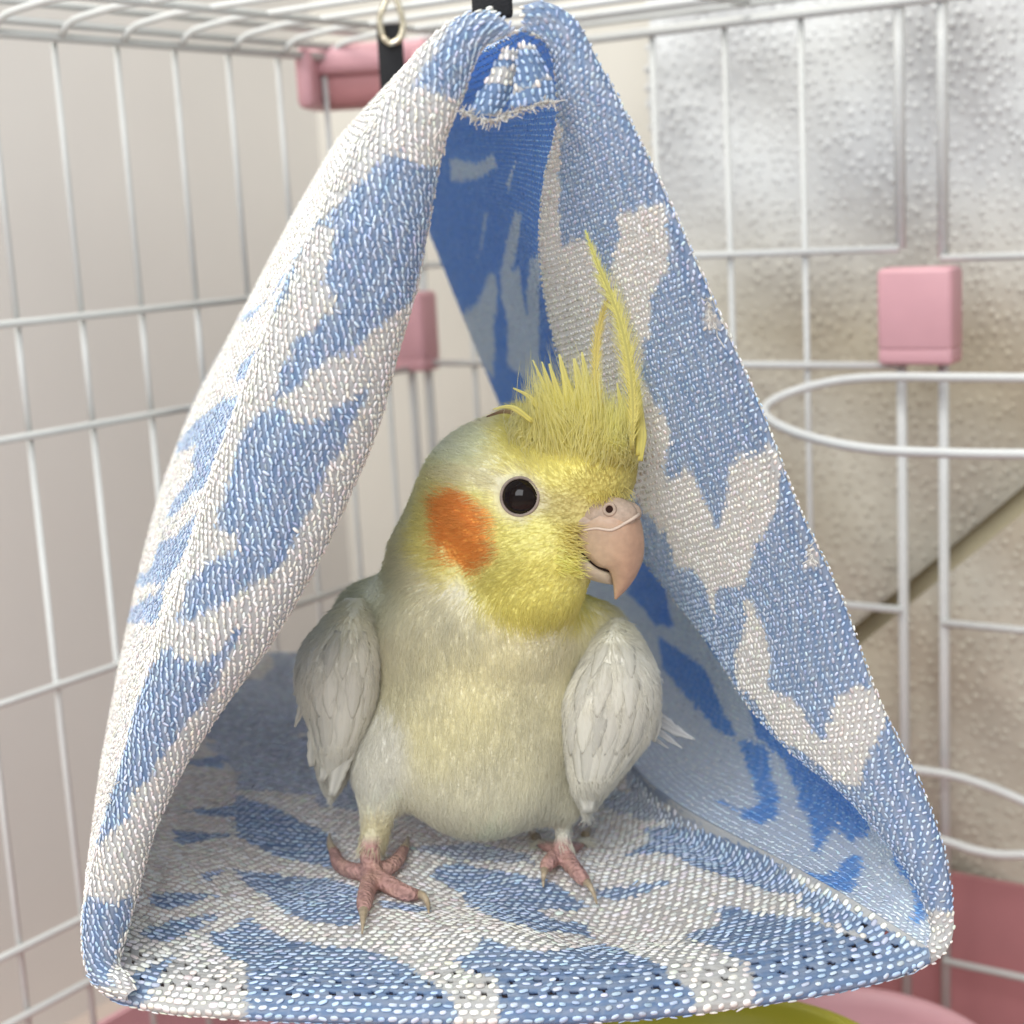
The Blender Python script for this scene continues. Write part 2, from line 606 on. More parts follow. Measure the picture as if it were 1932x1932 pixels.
# ------------------------------------------------------------------ the hammock tent
tent = thing('hammock_tent', 'blue and white woven mesh hammock tent with rolled hems around the bird', 'pet hammock')
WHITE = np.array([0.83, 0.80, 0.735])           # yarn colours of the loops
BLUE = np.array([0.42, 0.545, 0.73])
GROUND_W = np.array([0.74, 0.73, 0.70])        # and of the net below them, deepened for the shade between loops
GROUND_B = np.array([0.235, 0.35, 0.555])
INNER_W = np.array([0.72, 0.80, 0.88])       # cloth seen inside, blue light through the walls put into its colour
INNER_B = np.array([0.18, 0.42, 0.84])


def pattern(u, v, seed, length=0.021, amp=0.013):
    "jagged flame pattern woven into the cloth: 1 = blue; u runs round the tent, v towards its back (metres)"
    r = np.random.default_rng(seed)
    cnt = np.zeros(u.shape, int)
    v = v + 0.0012 * np.sin(u * 300)
    b = -0.02
    while b < u.max() + 0.05:
        b += length * r.uniform(0.55, 1.5)
        f = np.zeros(u.shape)
        for q in range(3):
            per = r.uniform(0.012, 0.036)
            x = v / per + r.uniform(0, 1)
            x = x - np.floor(x)
            pk = r.uniform(0.15, 0.85)
            t = np.where(x < pk, x / pk, (1 - x) / (1 - pk))
            f += (t ** 1.6) * r.uniform(-1, 1) * amp
        cnt += (u > b + f)
    return (cnt % 2).astype(float)


# woven-in motif of each piece of cloth, one patch of shade drawn in: (1 blue | 0 white, outline u, v, u, v ... in tenths of a millimetre on the cloth)
#PAT0
PAT = {
    'hem_left': [
        (1, [66,13,25,15,0,31,0,62,0,96,35,106,81,115,124,149,157,163,204,169,198,130,192,88,209,74,168,66,129,58,97,42]),
        (1, [348,128,327,132,341,188,341,262,381,291,419,307,458,329,495,354,522,356,550,357,589,359,628,367,668,308,698,289,742,269,742,244,754,219,791,204,830,170,843,145,791,144,754,144,720,151,688,182,638,203,609,170,599,154,541,151,495,134,477,105,495,59,550,71,589,71,638,84,678,59,658,42,619,41,569,59,532,71,486,70,458,108,429,108,390,123]),
        (1, [869,138,856,171,882,198,882,243,882,270,856,268,843,285,830,308,791,328,830,331,869,327,894,320,930,322,975,307,1018,316,1050,307,1092,304,1123,293,1195,286,1236,258,1251,232,1266,214,1311,179,1326,140,1341,118,1341,104,1311,111,1266,98,1251,98,1222,113,1195,143,1182,168,1169,186,1146,178,1134,153,1123,122,1092,122,1040,123,997,115,953,107,906,114]),
        (1, [1400,103,1414,129,1428,149,1428,205,1414,215,1371,236,1341,247,1356,260,1400,246,1443,244,1485,241,1527,223,1555,202,1582,182,1621,169,1659,157,1684,136,1720,132,1743,111,1776,94,1831,100,1853,73,1887,48,1887,27,1853,28,1820,28,1776,26,1732,32,1684,42,1634,47,1595,36,1541,50,1485,72,1443,95]),
        (1, [2000,44,2010,92,2019,124,2010,152,2081,162,2110,121,2161,95,2233,49,2209,36,2187,19,2157,21,2123,23,2087,26,2049,25]),
    ],
    'side_left': [
        (1, [445,0,484,0,537,0,590,55,647,164,704,273,761,600,834,1117,892,1604,805,655,733,382,661,109,563,0,511,0]),
        (1, [805,0,892,300,935,273,892,27,834,0]),
        (1, [989,355,935,0,989,0,1054,0,1116,0,1140,0,1228,301,1296,492,1383,738,1296,684,1196,410,1174,382,1185,573,1140,573,1296,1308,1284,1470,1116,845,1054,600]),
        (1, [1217,55,1261,55,1296,55,1346,109,1396,191,1970,2261,1470,628,1408,656,1333,356,1284,246]),
        (1, [1408,219,1446,273,2113,2354,1458,82,1421,109]),
    ],
    'hem_right': [
        (1, [0,1,0,0,17,2,26,5,37,5,50,4,65,4,74,3,83,3,94,2,98,2,107,0,112,0,118,0,123,0,129,0,136,0,189,0,239,0,247,0,256,0,276,4,299,7,310,8,323,8,348,12,360,13,373,13,386,13,412,18,425,19,453,20,497,26,525,27,567,29,592,34,629,36,666,37,693,38,723,39,756,40,790,41,826,42,862,46,899,47,936,48,975,48,994,48,1034,49,1054,49,1093,49,1113,49,1150,49,1169,49,1206,49,1224,49,1260,49,1295,48,1357,47,1419,41,1452,40,1485,39,1518,37,1551,35,1573,34,1597,33,1622,32,1635,31,1663,30,1692,29,1722,28,1768,27,1823,25,1861,23,1912,19,1936,18,1986,16,2021,13,2043,12,2076,12,2097,11,2129,8,2149,8,2179,5,2208,5,2227,5,2265,6,2292,5,2326,4,2349,4,2377,4,2393,5,2406,5,2418,5,2425,6,2437,6,2445,6,2452,5,2468,6,2485,6,2505,6,2532,5,2549,5,2549,37,1924,353,1912,363,1899,372,1887,382,1874,393,1861,403,1849,414,1836,424,1823,435,1809,446,1796,456,1782,467,1768,482,1753,493,1722,516,1707,528,1540,680,1518,702,1496,724,1463,755,1441,774,1419,793,1395,810,1383,818,1357,832,1342,838,1311,849,1278,858,1260,861,1224,867,1206,875,1187,877,1150,878,1132,878,1113,877,1074,874,1054,872,1014,865,994,861,955,847,918,837,881,824,862,818,826,803,790,786,756,768,723,749,680,718,654,695,617,659,592,634,553,593,525,560,482,514,453,483,412,437,386,404,348,360,310,314,195,179,170,153,0,64,0,63,0,59,0,40,0,16,0,4,0,2]),
        (0, [225,215,256,183,299,228,360,272,399,312,453,346,497,391,539,423,580,467,592,434,580,365,605,317,666,346,708,343,680,299,641,253,617,215,567,187,553,171,567,100,580,49,592,47,629,59,693,88,739,120,772,173,772,203,808,239,862,282,881,322,918,366,955,391,994,375,1054,379,1054,358,1113,381,1132,424,1187,488,1187,424,1187,360,1224,359,1260,356,1311,351,1342,347,1327,310,1278,257,1224,207,1206,208,1206,135,1206,78,1206,55,1260,54,1278,62,1327,91,1342,109,1370,141,1395,180,1395,211,1419,239,1452,282,1496,319,1485,413,1474,455,1529,489,1562,508,1518,513,1452,504,1419,523,1395,627,1357,607,1311,600,1260,648,1206,673,1150,694,1113,711,1074,709,1034,722,994,732,955,740,918,745,881,760,844,770,808,789,772,777,739,759,693,729,654,695,617,659,580,620,525,560,468,499,425,452,386,404,323,328,276,273]),
        (0, [844,56,899,98,918,75,899,53,844,52]),
        (0, [1518,344,1540,316,1597,305,1635,302,1677,298,1722,318,1768,331,1796,251,1823,229,1887,221,1912,202,1861,157,1809,125,1796,69,1796,26,1861,23,1899,41,1949,87,1974,114,2032,150,2043,187,2021,216,1986,241,1949,269,1912,336,1861,368,1796,393,1753,468,1663,448,1609,388,1573,363]),
        (0, [1452,60,1496,96,1507,67,1485,45]),
        (0, [2349,89,2364,82,2342,41,2342,4,2383,4,2414,6,2441,6,2460,6,2495,7,2538,18,2510,43,2481,48]),
    ],
    'side_right': [
        (1, [0,1661,0,1379,0,1130,0,897,0,698,0,532,0,365,0,199,0,66,0,0,8,0,37,0,42,0,49,0,60,0,76,0,91,0,114,0,140,0,173,0,206,0,242,0,286,0,337,42,378,0,421,0,477,13,532,64,572,37,614,24,660,48,692,12,726,0,779,70,815,46,851,23,888,11,983,236,1137,796,1233,1134,1287,1353,1338,1582,1369,1751,1321,1736,1251,1721,1195,1715,1137,1711,1079,1711,1002,1715,944,1723,869,1739,797,1763,726,1796,660,1834,600,1876,532,1910,463,1977,392,2040,324,2117,242,2208,145,2334,57,2401,0,2276,0,2160,0,2060,0,1944,0,1844,0,1744]),
        (0, [477,629,463,462,545,582,644,776,709,915,660,711,761,830,851,860,744,727,660,529,600,406,545,63,600,98,692,357,779,545,869,718,963,858,1060,991,1156,1107,1156,1259,1156,1413,1060,1306,983,1228,906,1167,833,1157,726,1067,644,936,559,780]),
        (0, [518,1070,518,1109,600,1193,692,1288,761,1372,851,1489,744,1354,644,1221]),
        (0, [761,1237,744,1146,815,1185,906,1273,1021,1403,1098,1460,1195,1583,1270,1664,1233,1707,1175,1713,1117,1711,1021,1714,925,1485]),
        (0, [311,589,364,656,406,709,392,770]),
        (0, [324,1555,337,1195,298,972,337,894,392,1201,421,1544]),
        (1, [1934,541,1923,349,1890,129,1890,14,2112,445,2143,416,2167,371,2055,119,2046,15,2071,15,2203,246,2297,381,2311,383,2302,480,2338,474,2375,435,2343,509,2311,583,2307,633,2264,675,2203,699,2174,759,2167,807,2088,770]),
        (1, [2196,918,2182,761,2229,774,2269,765,2302,720,2343,663,2375,675,2375,744,2370,830,2375,901,2361,844,2361,774,2334,747,2297,827,2259,870,2229,897]),
        (1, [1369,491,1430,464,1487,460,1549,473,1572,442,1605,400,1628,342,1639,255,1651,179,1639,293,1628,316,1639,280,1639,216,1651,167,1664,116,1676,13,1689,0,1890,417,1821,348,1901,680,1775,545,1572,98,1616,377,1572,430,1415,242,1459,479,1415,485]),
        (1, [1701,1044,1430,81,1763,883,1868,1059,1954,1172,2029,1469,1974,1502,1954,1613,1833,1344]),
        (1, [2071,1505,2063,1344,2055,1199,2055,1074,2096,1041,2136,1008,2167,956,2196,918,2203,1023,2189,1132,2182,1258,2182,1404,2174,1545,2128,1533]),  # shade beside the bird drawn in as blue
        (1, [2316,352,2329,322,2411,238,2449,280,2449,349,2449,419,2449,489,2449,542,2449,472,2444,418,2422,378,2400,339,2338,374]),
        (1, [2196,105,2196,45,2259,90,2297,91,2320,62,2395,83,2338,94,2279,121,2269,200]),
    ],
    'floor': [
        (0.6, [45,1993,101,2084,150,2179,205,2268,261,2347,317,2351,379,2359,443,2368,508,2361,574,2361,634,2347,621,2074,601,1808,541,1791,482,1772,430,1751,372,1726,312,1691,261,1662,210,1664,160,1656,115,1629,91,1758,71,1870]),
        (0.6, [502,1616,561,1601,621,1595,679,1581,733,1567,728,1451,722,1286,716,1105,673,1130,634,1157,594,1175,548,1172,534,1300,521,1483]),
        (0.6, [745,887,795,911,849,945,903,974,958,992,997,955,1036,911,1075,869,1070,812,1036,827,997,842,958,869,920,879,876,879,833,887,790,882]),
        (0.6, [1425,1349,1478,1278,1529,1177,1554,1080,1569,990,1577,898,1581,824,1565,895,1541,964,1508,1030,1468,1077,1437,1158,1399,1221]),
        (1, [81,259,130,313,180,363,220,393,261,424,300,456,246,356,195,299,145,245]),
        (1, [317,239,360,207,360,135,360,85,360,45,360,16,391,16,424,16,450,16,482,16,515,16,541,16,574,16,601,16,628,16,660,16,692,16,722,16,751,16,756,76,739,110,710,161,685,205,641,258,601,292,561,299,521,305,489,319,450,333,398,398,366,459,347,450,317,380,256,342,289,300]),
        (1, [849,152,843,101,838,55,833,16,865,16,893,16,920,16,947,16,975,16,1002,16,1030,16,1053,16,1081,16,1110,16,1133,16,1162,16,1162,36,1167,77,1150,126,1156,175,1133,241,1121,329,1110,425,1030,302,991,272,953,251,903,257,876,285,849,313,827,256,773,233,795,181]),
        (1, [822,829,887,870,931,842,975,804,1013,769,1053,746,1098,723,1127,671,1139,627,1110,608,1064,604,1019,592,1036,534,1110,548,1104,456,1070,478,1025,451,975,400,936,423,898,455,865,591,860,713,833,747,801,772]),
        (1, [317,1180,379,1142,437,1113,482,1079,528,1044,574,1009,574,914,581,804,534,847,482,870,424,873,366,904,317,926,317,1056]),
        (1, [135,886,180,916,225,928,267,931,312,935,267,895,215,847,170,782]),
        (1, [312,721,372,751,417,773,463,778,508,772,554,748,614,662,608,452,601,412,561,403,502,425,450,486,398,616,341,671]),
        (1, [115,453,175,477,230,509,289,543,251,494,210,446,145,385,111,407]),
        (1, [225,590,267,658,306,720,261,591]),
        (1, [647,560,692,553,733,556,779,559,751,506,710,504,667,503]),
        (1, [1190,700,1231,700,1266,682,1301,665,1330,649,1346,615,1307,630,1266,629,1225,637,1179,673]),
        (1, [1319,858,1429,919,1464,1019,1541,955,1558,884,1573,822,1573,757,1577,693,1581,630,1581,577,1569,514,1554,446,1544,382,1508,419,1478,503,1464,543,1457,593,1437,635,1417,676,1421,759,1385,819]),
        (1, [1544,382,1558,326,1558,269,1558,220,1561,182,1565,141,1569,107,1573,69,1538,69,1526,98,1514,127,1508,166,1499,201,1492,241,1495,305,1499,379]),
        (1, [1356,463,1381,441,1403,412,1429,368,1453,327,1475,280,1482,219,1489,171,1508,142,1523,105,1558,85,1591,61,1591,26,1577,16,1532,16,1502,16,1471,16,1441,16,1417,16,1385,16,1361,16,1335,16,1307,16,1284,16,1260,16,1260,11,1260,69,1278,110,1284,168,1272,200,1266,254,1254,311,1266,388,1296,381,1324,367,1356,415]),
        (0.6, [417,2646,482,2666,554,2682,574,2581,528,2376,443,2357,360,2309,450,2553]),
        (0.6, [323,2353,391,2363,456,2383,528,2388,534,2163,548,1900,476,1857,404,1862,335,1876,261,1882,294,2071]),
        (0.6, [205,1602,289,1739,341,1750,398,1754,456,1767,515,1766,568,1762,601,1636,628,1512,554,1262,508,1248,463,1233,417,1226,366,1217,317,1219,317,1367,261,1488]),
        (1, [155,1042,210,1084,261,1098,317,1113,312,1037,261,1041,205,1055]),
        (1, [130,1334,180,1399,230,1474,283,1542,272,1390,220,1374,175,1359]),
        (0.6, [1591,1475,1591,1220,1591,1080,1591,976,1591,873,1591,789,1591,714,1591,724,1591,836,1591,911,1586,994,1554,1090,1511,1172,1538,1302,1591,1342]),
        (1, [0,81,23,91,76,110,150,170,185,212,150,105,125,45,50,0,0,26]),
        (0.6, [698,2346,762,2370,822,2378,882,2392,947,2401,1013,2424,1070,2368,1121,2309,1179,2257,1236,2193,1296,2143,1366,2152,1429,2169,1485,2166,1532,2139,1544,1933,1558,1753,1577,1549,1514,1646,1457,1658,1390,1636,1319,1582,1248,1540,1196,1585,1139,1631,1087,1662,1030,1689,975,1718,920,1751,860,1785,801,1813,745,1838,733,2024,716,2212]),
    ],
}
#PAT1


def motif(key):
    def f(u, v):
        out = np.zeros(u.shape)
        r = np.random.default_rng(len(u))
        u = u + r.normal(0, 0.00035, len(u)); v = v + r.normal(0, 0.00035, len(u))
        uu = u * 1e4 + 2.5 * np.sin(v * 9000) + 2.0 * np.sin(v * 3700 + 1); vv = v * 1e4 + 2.0 * np.sin(u * 5200)
        for c, p in PAT.get(key, []):
            x = np.array(p[0::2], float); y = np.array(p[1::2], float)
            k = np.where((uu > x.min()) & (uu < x.max()) & (vv > y.min()) & (vv < y.max()))[0]
            if not len(k):
                continue
            a, b = uu[k], vv[k]
            ins = np.zeros(len(k), bool)
            j = len(x) - 1
            for i in range(len(x)):
                if y[i] != y[j]:
                    ins ^= ((y[i] > b) != (y[j] > b)) & (a < (x[j] - x[i]) * (b - y[i]) / (y[j] - y[i]) + x[i])
                j = i
            out[k[ins]] = c
        # uneven dye: pale streaks run along the motif
        st = 0.5 + 0.5 * np.sin(v * 1900 + 2.2 * np.sin(u * 210) + 1.3 * np.sin(u * 90 + v * 400))
        return out * (0.70 + 0.30 * st) + (1 - out) * 0.10 * (1 - st)
    return f


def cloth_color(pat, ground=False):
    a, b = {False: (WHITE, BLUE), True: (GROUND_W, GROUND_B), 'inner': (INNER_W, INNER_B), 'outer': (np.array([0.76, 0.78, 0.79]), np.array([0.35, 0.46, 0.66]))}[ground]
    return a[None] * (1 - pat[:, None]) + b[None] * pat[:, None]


# one stitch: a short fat yarn loop
ST = [(-1, 0, 0)]
for x_, r_ in ((-0.62, 0.85), (0.0, 1.0), (0.62, 0.85)):
    for a in np.linspace(0, 2 * math.pi, 5, endpoint=False):
        ST.append((x_, r_ * math.cos(a), r_ * math.sin(a)))
ST.append((1, 0, 0))
ST = np.array(ST)
SF = [[0, 1 + (i + 1) % 5, 1 + i] for i in range(5)]
for k in range(2):
    for i in range(5):
        a, b = 1 + k * 5 + i, 1 + k * 5 + (i + 1) % 5
        SF += [[a, b, b + 5], [a, b + 5, a + 5]]
SF += [[11 + i, 11 + (i + 1) % 5, 16] for i in range(5)]
SF = np.array(SF)


def stitches(name, pos, e1, n, half_len, rad, col, parent, flat=0.75):
    e1 = unit(e1); n = unit(n)
    n = unit(n - e1 * (e1 * n).sum(1, keepdims=True))
    e2 = np.cross(n, e1)
    N = len(pos)
    hl = np.broadcast_to(half_len, (N,)); rd = np.broadcast_to(rad, (N,))
    V = (pos[:, None] + ST[None, :, 0, None] * (hl[:, None, None] * e1[:, None]) + ST[None, :, 1, None] * (rd[:, None, None] * e2[:, None])
         + ST[None, :, 2, None] * (flat * rd[:, None, None] * n[:, None]))
    F = (SF[None] + (np.arange(N) * len(ST))[:, None, None]).reshape(-1, 3)
    c = np.repeat(col, len(ST), axis=0)
    return mesh_obj(name, V.reshape(-1, 3), F, M_stitch, parent, col=c, kind='stuff')


class Cloth:
    "dense grid G[i, j] of points with metric coordinates: i round the tent, j across"

    def __init__(self, G):
        self.G = G
        du = np.linalg.norm(np.diff(G, axis=0), axis=2).mean(1)
        self.U = np.concatenate([[0], np.cumsum(du)])
        dv = np.linalg.norm(np.diff(G, axis=1), axis=2)
        self.V = np.concatenate([np.zeros((len(G), 1)), np.cumsum(dv, axis=1)], axis=1)
        t1 = np.gradient(G, axis=0); t2 = np.gradient(G, axis=1)
        self.T1 = unit(t1); self.T2 = unit(t2)
        self.N = unit(np.cross(self.T1, self.T2))

    def sample(self, u, i_v):
        pass

    def stitch_points(self, pu, pv, umin=None, umax=None, vmin=0, vmax=9, center=False, jit=0.06):
        out = []
        u = self.U[0] if umin is None else umin
        top = self.U[-1] if umax is None else umax
        row = 0
        while u < top:
            fi = np.interp(u, self.U, np.arange(len(self.U)))
            i = min(int(fi), len(self.U) - 2); t = fi - i
            L = self.V[i] * (1 - t) + self.V[i + 1] * t
            lo, hi = max(vmin, 0), min(vmax, L[-1])
            off = (pv / 2 if row % 2 else 0)
            if center:
                m = L[-1] / 2
                k0 = math.ceil((lo - m - off) / pv); k1 = math.floor((hi - m - off) / pv)
                vs = m + off + pv * np.arange(k0, k1 + 1)
            else:
                vs = np.arange(lo + off, hi, pv)
            if len(vs):
                fj = np.interp(vs, L, np.arange(len(L)))
                out.append(np.stack([np.full(len(vs), fi), fj, np.full(len(vs), u), vs, np.full(len(vs), row), np.arange(len(vs))], axis=1))
            u += pu
            row += 1
        A = np.vstack(out)
        A[:, 0] += rng.normal(0, jit, len(A)) * 0.5
        return A

    def interp(self, arr, fi, fj):
        fi = np.clip(fi, 0, arr.shape[0] - 1.001); fj = np.clip(fj, 0, arr.shape[1] - 1.001)
        i = fi.astype(int); j = fj.astype(int)
        a = (fi - i)[:, None]; b = (fj - j)[:, None]
        return (arr[i, j] * (1 - a) * (1 - b) + arr[i + 1, j] * a * (1 - b) + arr[i, j + 1] * (1 - a) * b + arr[i + 1, j + 1] * a * b)


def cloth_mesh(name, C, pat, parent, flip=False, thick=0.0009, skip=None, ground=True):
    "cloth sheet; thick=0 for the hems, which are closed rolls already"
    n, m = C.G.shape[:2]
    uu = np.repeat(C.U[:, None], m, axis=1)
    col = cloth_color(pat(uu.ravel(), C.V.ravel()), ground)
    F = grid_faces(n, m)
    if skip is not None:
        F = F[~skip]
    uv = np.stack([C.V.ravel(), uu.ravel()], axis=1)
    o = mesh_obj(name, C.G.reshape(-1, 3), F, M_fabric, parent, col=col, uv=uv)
    if thick:
        md = o.modifiers.new('thickness', 'SOLIDIFY')
        md.thickness = thick
        md.offset = -1 if not flip else 1
    return o


# ---- left hem: a fat rolled tube; px pairs (outer, inner) with distance Y
LH = [((925, 20), (972, 58), .312), ((862, 37), (915, 85), .312), ((800, 92), (888, 132), .313), ((752, 160), (866, 196), .314), ((709, 222), (840, 258), .315),
      ((658, 290), (823, 330), .316), ((598, 410), (805, 432), .318), ((545, 520), (783, 545), .319), ((495, 645), (752, 655), .320),
      ((443, 780), (712, 805), .321), ((395, 910), (665, 918), .322), ((360, 1035), (612, 1035), .322), ((305, 1180), (525, 1190), .322),
      ((262, 1320), (425, 1328), .322), ((226, 1450), (345, 1450), .322), ((192, 1570), (292, 1562), .321), ((164, 1690), (258, 1682), .320),
      ((157, 1765), (238, 1758), .319), ((168, 1835), (222, 1818), .317), ((192, 1868), (240, 1838), .315), ((240, 1888), (256, 1868), .312)]
ns = 260
o3 = resample_param([P(a[0], a[1], y) for a, b, y in LH], ns)
i3 = resample_param([P(b[0], b[1], y) for a, b, y in LH], ns)
cen = (o3 + i3) / 2
wv = (i3 - o3) / 2
tg = unit(np.gradient(cen, axis=0))
fw = unit(np.cross(tg, wv))
fw = np.where((fw[:, 1] > 0)[:, None], -fw, fw)
rad = np.linalg.norm(wv, axis=1)[:, None]
m = 64
ph = np.linspace(-0.35, math.pi + 0.45, m)          # from behind the outer side, over the front, to behind the inner side
G = cen[:, None] - wv[:, None] * np.cos(ph)[None, :, None] + fw[:, None] * (np.minimum(rad, 0.011) * 0.85)[:, None] * np.sin(ph)[None, :, None]
CL = Cloth(G)
patL = motif('hem_left')
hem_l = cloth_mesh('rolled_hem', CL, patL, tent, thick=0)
A = CL.stitch_points(0.00128, 0.00130, vmin=0.001, center=True)


def knit(C, A, pat, parent, slant=0.5, hl=0.00082, rd=0.00050, lift=0.0003, nsign=1, name='knit_stitches', flat=0.75, blue_thin=0.8, wob=0.25, ground=False):
    pos = C.interp(C.G, A[:, 0], A[:, 1])
    t1 = C.interp(C.T1, A[:, 0], A[:, 1]); t2 = C.interp(C.T2, A[:, 0], A[:, 1])
    n = C.interp(C.N, A[:, 0], A[:, 1]) * nsign
    r = np.random.default_rng(5)
    N = len(A)
    pt = pat(A[:, 2], A[:, 3])
    ang = slant + r.normal(0, wob, N)
    e = t1 * np.cos(ang)[:, None] + t2 * np.sin(ang)[:, None] + n * r.normal(0, 0.12, N)[:, None]
    pos = pos + (t1 * r.normal(0, 1, (N, 1)) + t2 * r.normal(0, 1, (N, 1))) * 0.00012
    c = cloth_color(pt, ground) * np.clip(r.normal(1.0, 0.13, N), 0.65, 1.3)[:, None] * (1 + r.normal(0, 0.03, (N, 3)))
    k = (1 - pt) + blue_thin * pt
    return stitches(name, pos + n * lift + n * r.normal(0, 0.00010, N)[:, None], e, n, hl * r.uniform(0.7, 1.15, N), rd * k * r.uniform(0.75, 1.15, N), np.clip(c, 0.02, 0.9), parent, flat)


nsl = 1 if CL.N[130, 32].dot(np.array([0, -1, 0])) > 0 else -1
knit(CL, A, patL, hem_l, slant=0.5, hl=0.00082, rd=0.00036, lift=0.0003, nsign=nsl, blue_thin=0.85, flat=0.6)

# ---- left outer wall: from the tube back to the rear edge
LB = [(735, 192), (722, 196), (706, 202), (690, 212), (672, 230), (640, 270), (580, 372), (515, 490), (452, 602), (400, 690), (362, 765), (335, 845), (314, 930), (301, 1010), (294, 1080), (290, 1140), (290, 1190), (291, 1215), (292, 1235)]
b3 = resample_param([P(x, y, .56) for x, y in LB], ns)
start = G[:, 4]
nq = 90
tt = np.linspace(0, 1, nq)
G2 = start[:, None] * (1 - tt)[None, :, None] + b3[:, None] * tt[None, :, None]
bul = np.sin(tt * math.pi) * 0.004
G2[:, :, 0] -= bul[None] * np.clip(np.linspace(0, 2, ns), 0, 1)[:, None]
CLW = Cloth(G2)
patLW = motif('side_left')
left_wall = cloth_mesh('side_panel', CLW, patLW, tent, flip=False, ground='outer')
A = CLW.stitch_points(0.00150, 0.00150, vmin=0.0, vmax=0.15)
LEFT_STITCH = A

nlw = 1 if CLW.N[150, 30][0] < 0 else -1
knit(CLW, LEFT_STITCH, patLW, left_wall, slant=0.5, hl=0.00085, rd=0.00032, lift=0.00045, nsign=nlw)

# ---- right hem: wide folded band
RH = [((984, 14), (992, 52), .312, .316), ((1022, 4), (1006, 62), .312, .316), ((1062, 20), (1030, 78), .312, .317), ((1091, 51), (1050, 112), .312, .319), ((1118, 115), (1060, 175), .313, .324), ((1145, 162), (1056, 240), .314, .333),
      ((1196, 257), (1034, 330), .316, .350), ((1250, 366), (1022, 452), .318, .368), ((1297, 467), (1034, 570), .319, .382), ((1365, 620), (1072, 730), .321, .392),
      ((1440, 790), (1130, 905), .323, .396), ((1500, 950), (1212, 1045), .324, .394), ((1547, 1050), (1280, 1135), .325, .385), ((1593, 1150), (1342, 1212), .325, .372),
      ((1642, 1290), (1410, 1320), .324, .358), ((1692, 1400), (1492, 1412), .323, .345), ((1741, 1500), (1590, 1488), .322, .336), ((1775, 1600), (1668, 1572), .320, .330),
      ((1794, 1690), (1726, 1662), .318, .324), ((1797, 1762), (1756, 1735), .317, .321), ((1780, 1800), (1750, 1780), .316, .318), ((1742, 1826), (1724, 1802), .315, .316), ((1690, 1842), (1682, 1820), .313, .314)]
o3 = resample_param([P(a[0], a[1], y) for a, b, y, yi in RH], ns)
i3 = resample_param([P(b[0], b[1], yi) for a, b, y, yi in RH], ns)
cen = (o3 + i3) / 2
wv = (i3 - o3) / 2
tg = unit(np.gradient(cen, axis=0))
fw = unit(np.cross(tg, wv))
fw = np.where((fw[:, 1] > 0)[:, None], -fw, fw)
rad = np.linalg.norm(wv, axis=1)[:, None]
m = 72
ph = np.linspace(-0.5, math.pi + 0.1, m)
G = cen[:, None] - wv[:, None] * np.cos(ph)[None, :, None] + fw[:, None] * (np.minimum(rad * 0.6, 0.0042))[:, None] * np.sin(ph)[None, :, None]
CR = Cloth(G)
patR = motif('hem_right')
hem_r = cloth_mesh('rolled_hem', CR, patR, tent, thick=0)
A = CR.stitch_points(0.00145, 0.00140, vmin=0.001)
nsr = 1 if CR.N[130, 36].dot(np.array([0, -1, 0])) > 0 else -1
knit(CR, A, patR, hem_r, slant=0.75, hl=0.00066, rd=0.00040, lift=0.0003, nsign=nsr, blue_thin=0.85, wob=0.4, flat=0.6)
hem_r_inner = G[:, -3].copy()

# the crease between floor and right wall, seen from above a bow towards the inside
def crease(n):
    pts = [P(1752, 1796, .316), Pz(1620, 1712, .004), Pz(1490, 1638, .004), Pz(1280, 1527, .004), Pz(1185, 1440, .004), P(1140, 1330, .49), P(1116, 1206, .56)]
    return catmull(pts, n)


# ---- right wall, inner face
RB = [(738, 196), (740, 200), (742, 206), (745, 220), (750, 240), (757, 270), (775, 340), (800, 415), (838, 510), (880, 615), (930, 735), (975, 845), (1005, 915), (1032, 980), (1058, 1045), (1078, 1095), (1092, 1135), (1102, 1165), (1110, 1185), (1114, 1198), (1116, 1204)]
b3 = resample_param([P(x, y, .56) for x, y in RB], ns)
nq = 150
tt = np.linspace(0, 1, nq)
G3 = hem_r_inner[:, None] * (1 - tt)[None, :, None] + b3[:, None] * tt[None, :, None]
side = np.linspace(0, 1, ns)[:, None]
bul = np.sin(np.clip(side, 0, 1) * math.pi) * np.sin(tt * math.pi)[None]
rip = np.exp(-((side - 0.86) / 0.07) ** 2) * np.sin(tt[None] * 9.0) * np.exp(-((tt[None] - 0.35) / 0.28) ** 2)
G3[:, :, 0] += 0.010 * bul + 0.006 * rip
G3[:, :, 2] += 0.003 * rip
cr = crease(nq)
wgt = np.clip((side - 0.66) / 0.34, 0, 1) ** 1.6
G3 += wgt[:, :, None] * (cr - G3[-1])[None]
CRW = Cloth(G3)
patRW = motif('side_right')
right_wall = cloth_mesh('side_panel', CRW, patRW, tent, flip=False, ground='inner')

nrw = 1 if CRW.N[200, 40][0] < 0 else -1
A = CRW.stitch_points(0.0015, 0.0015, vmin=0.0, vmax=0.25)
knit(CRW, A, patRW, right_wall, slant=1.35, hl=0.00080, rd=0.00034, lift=0.00012, nsign=nrw, flat=0.5, ground='inner')

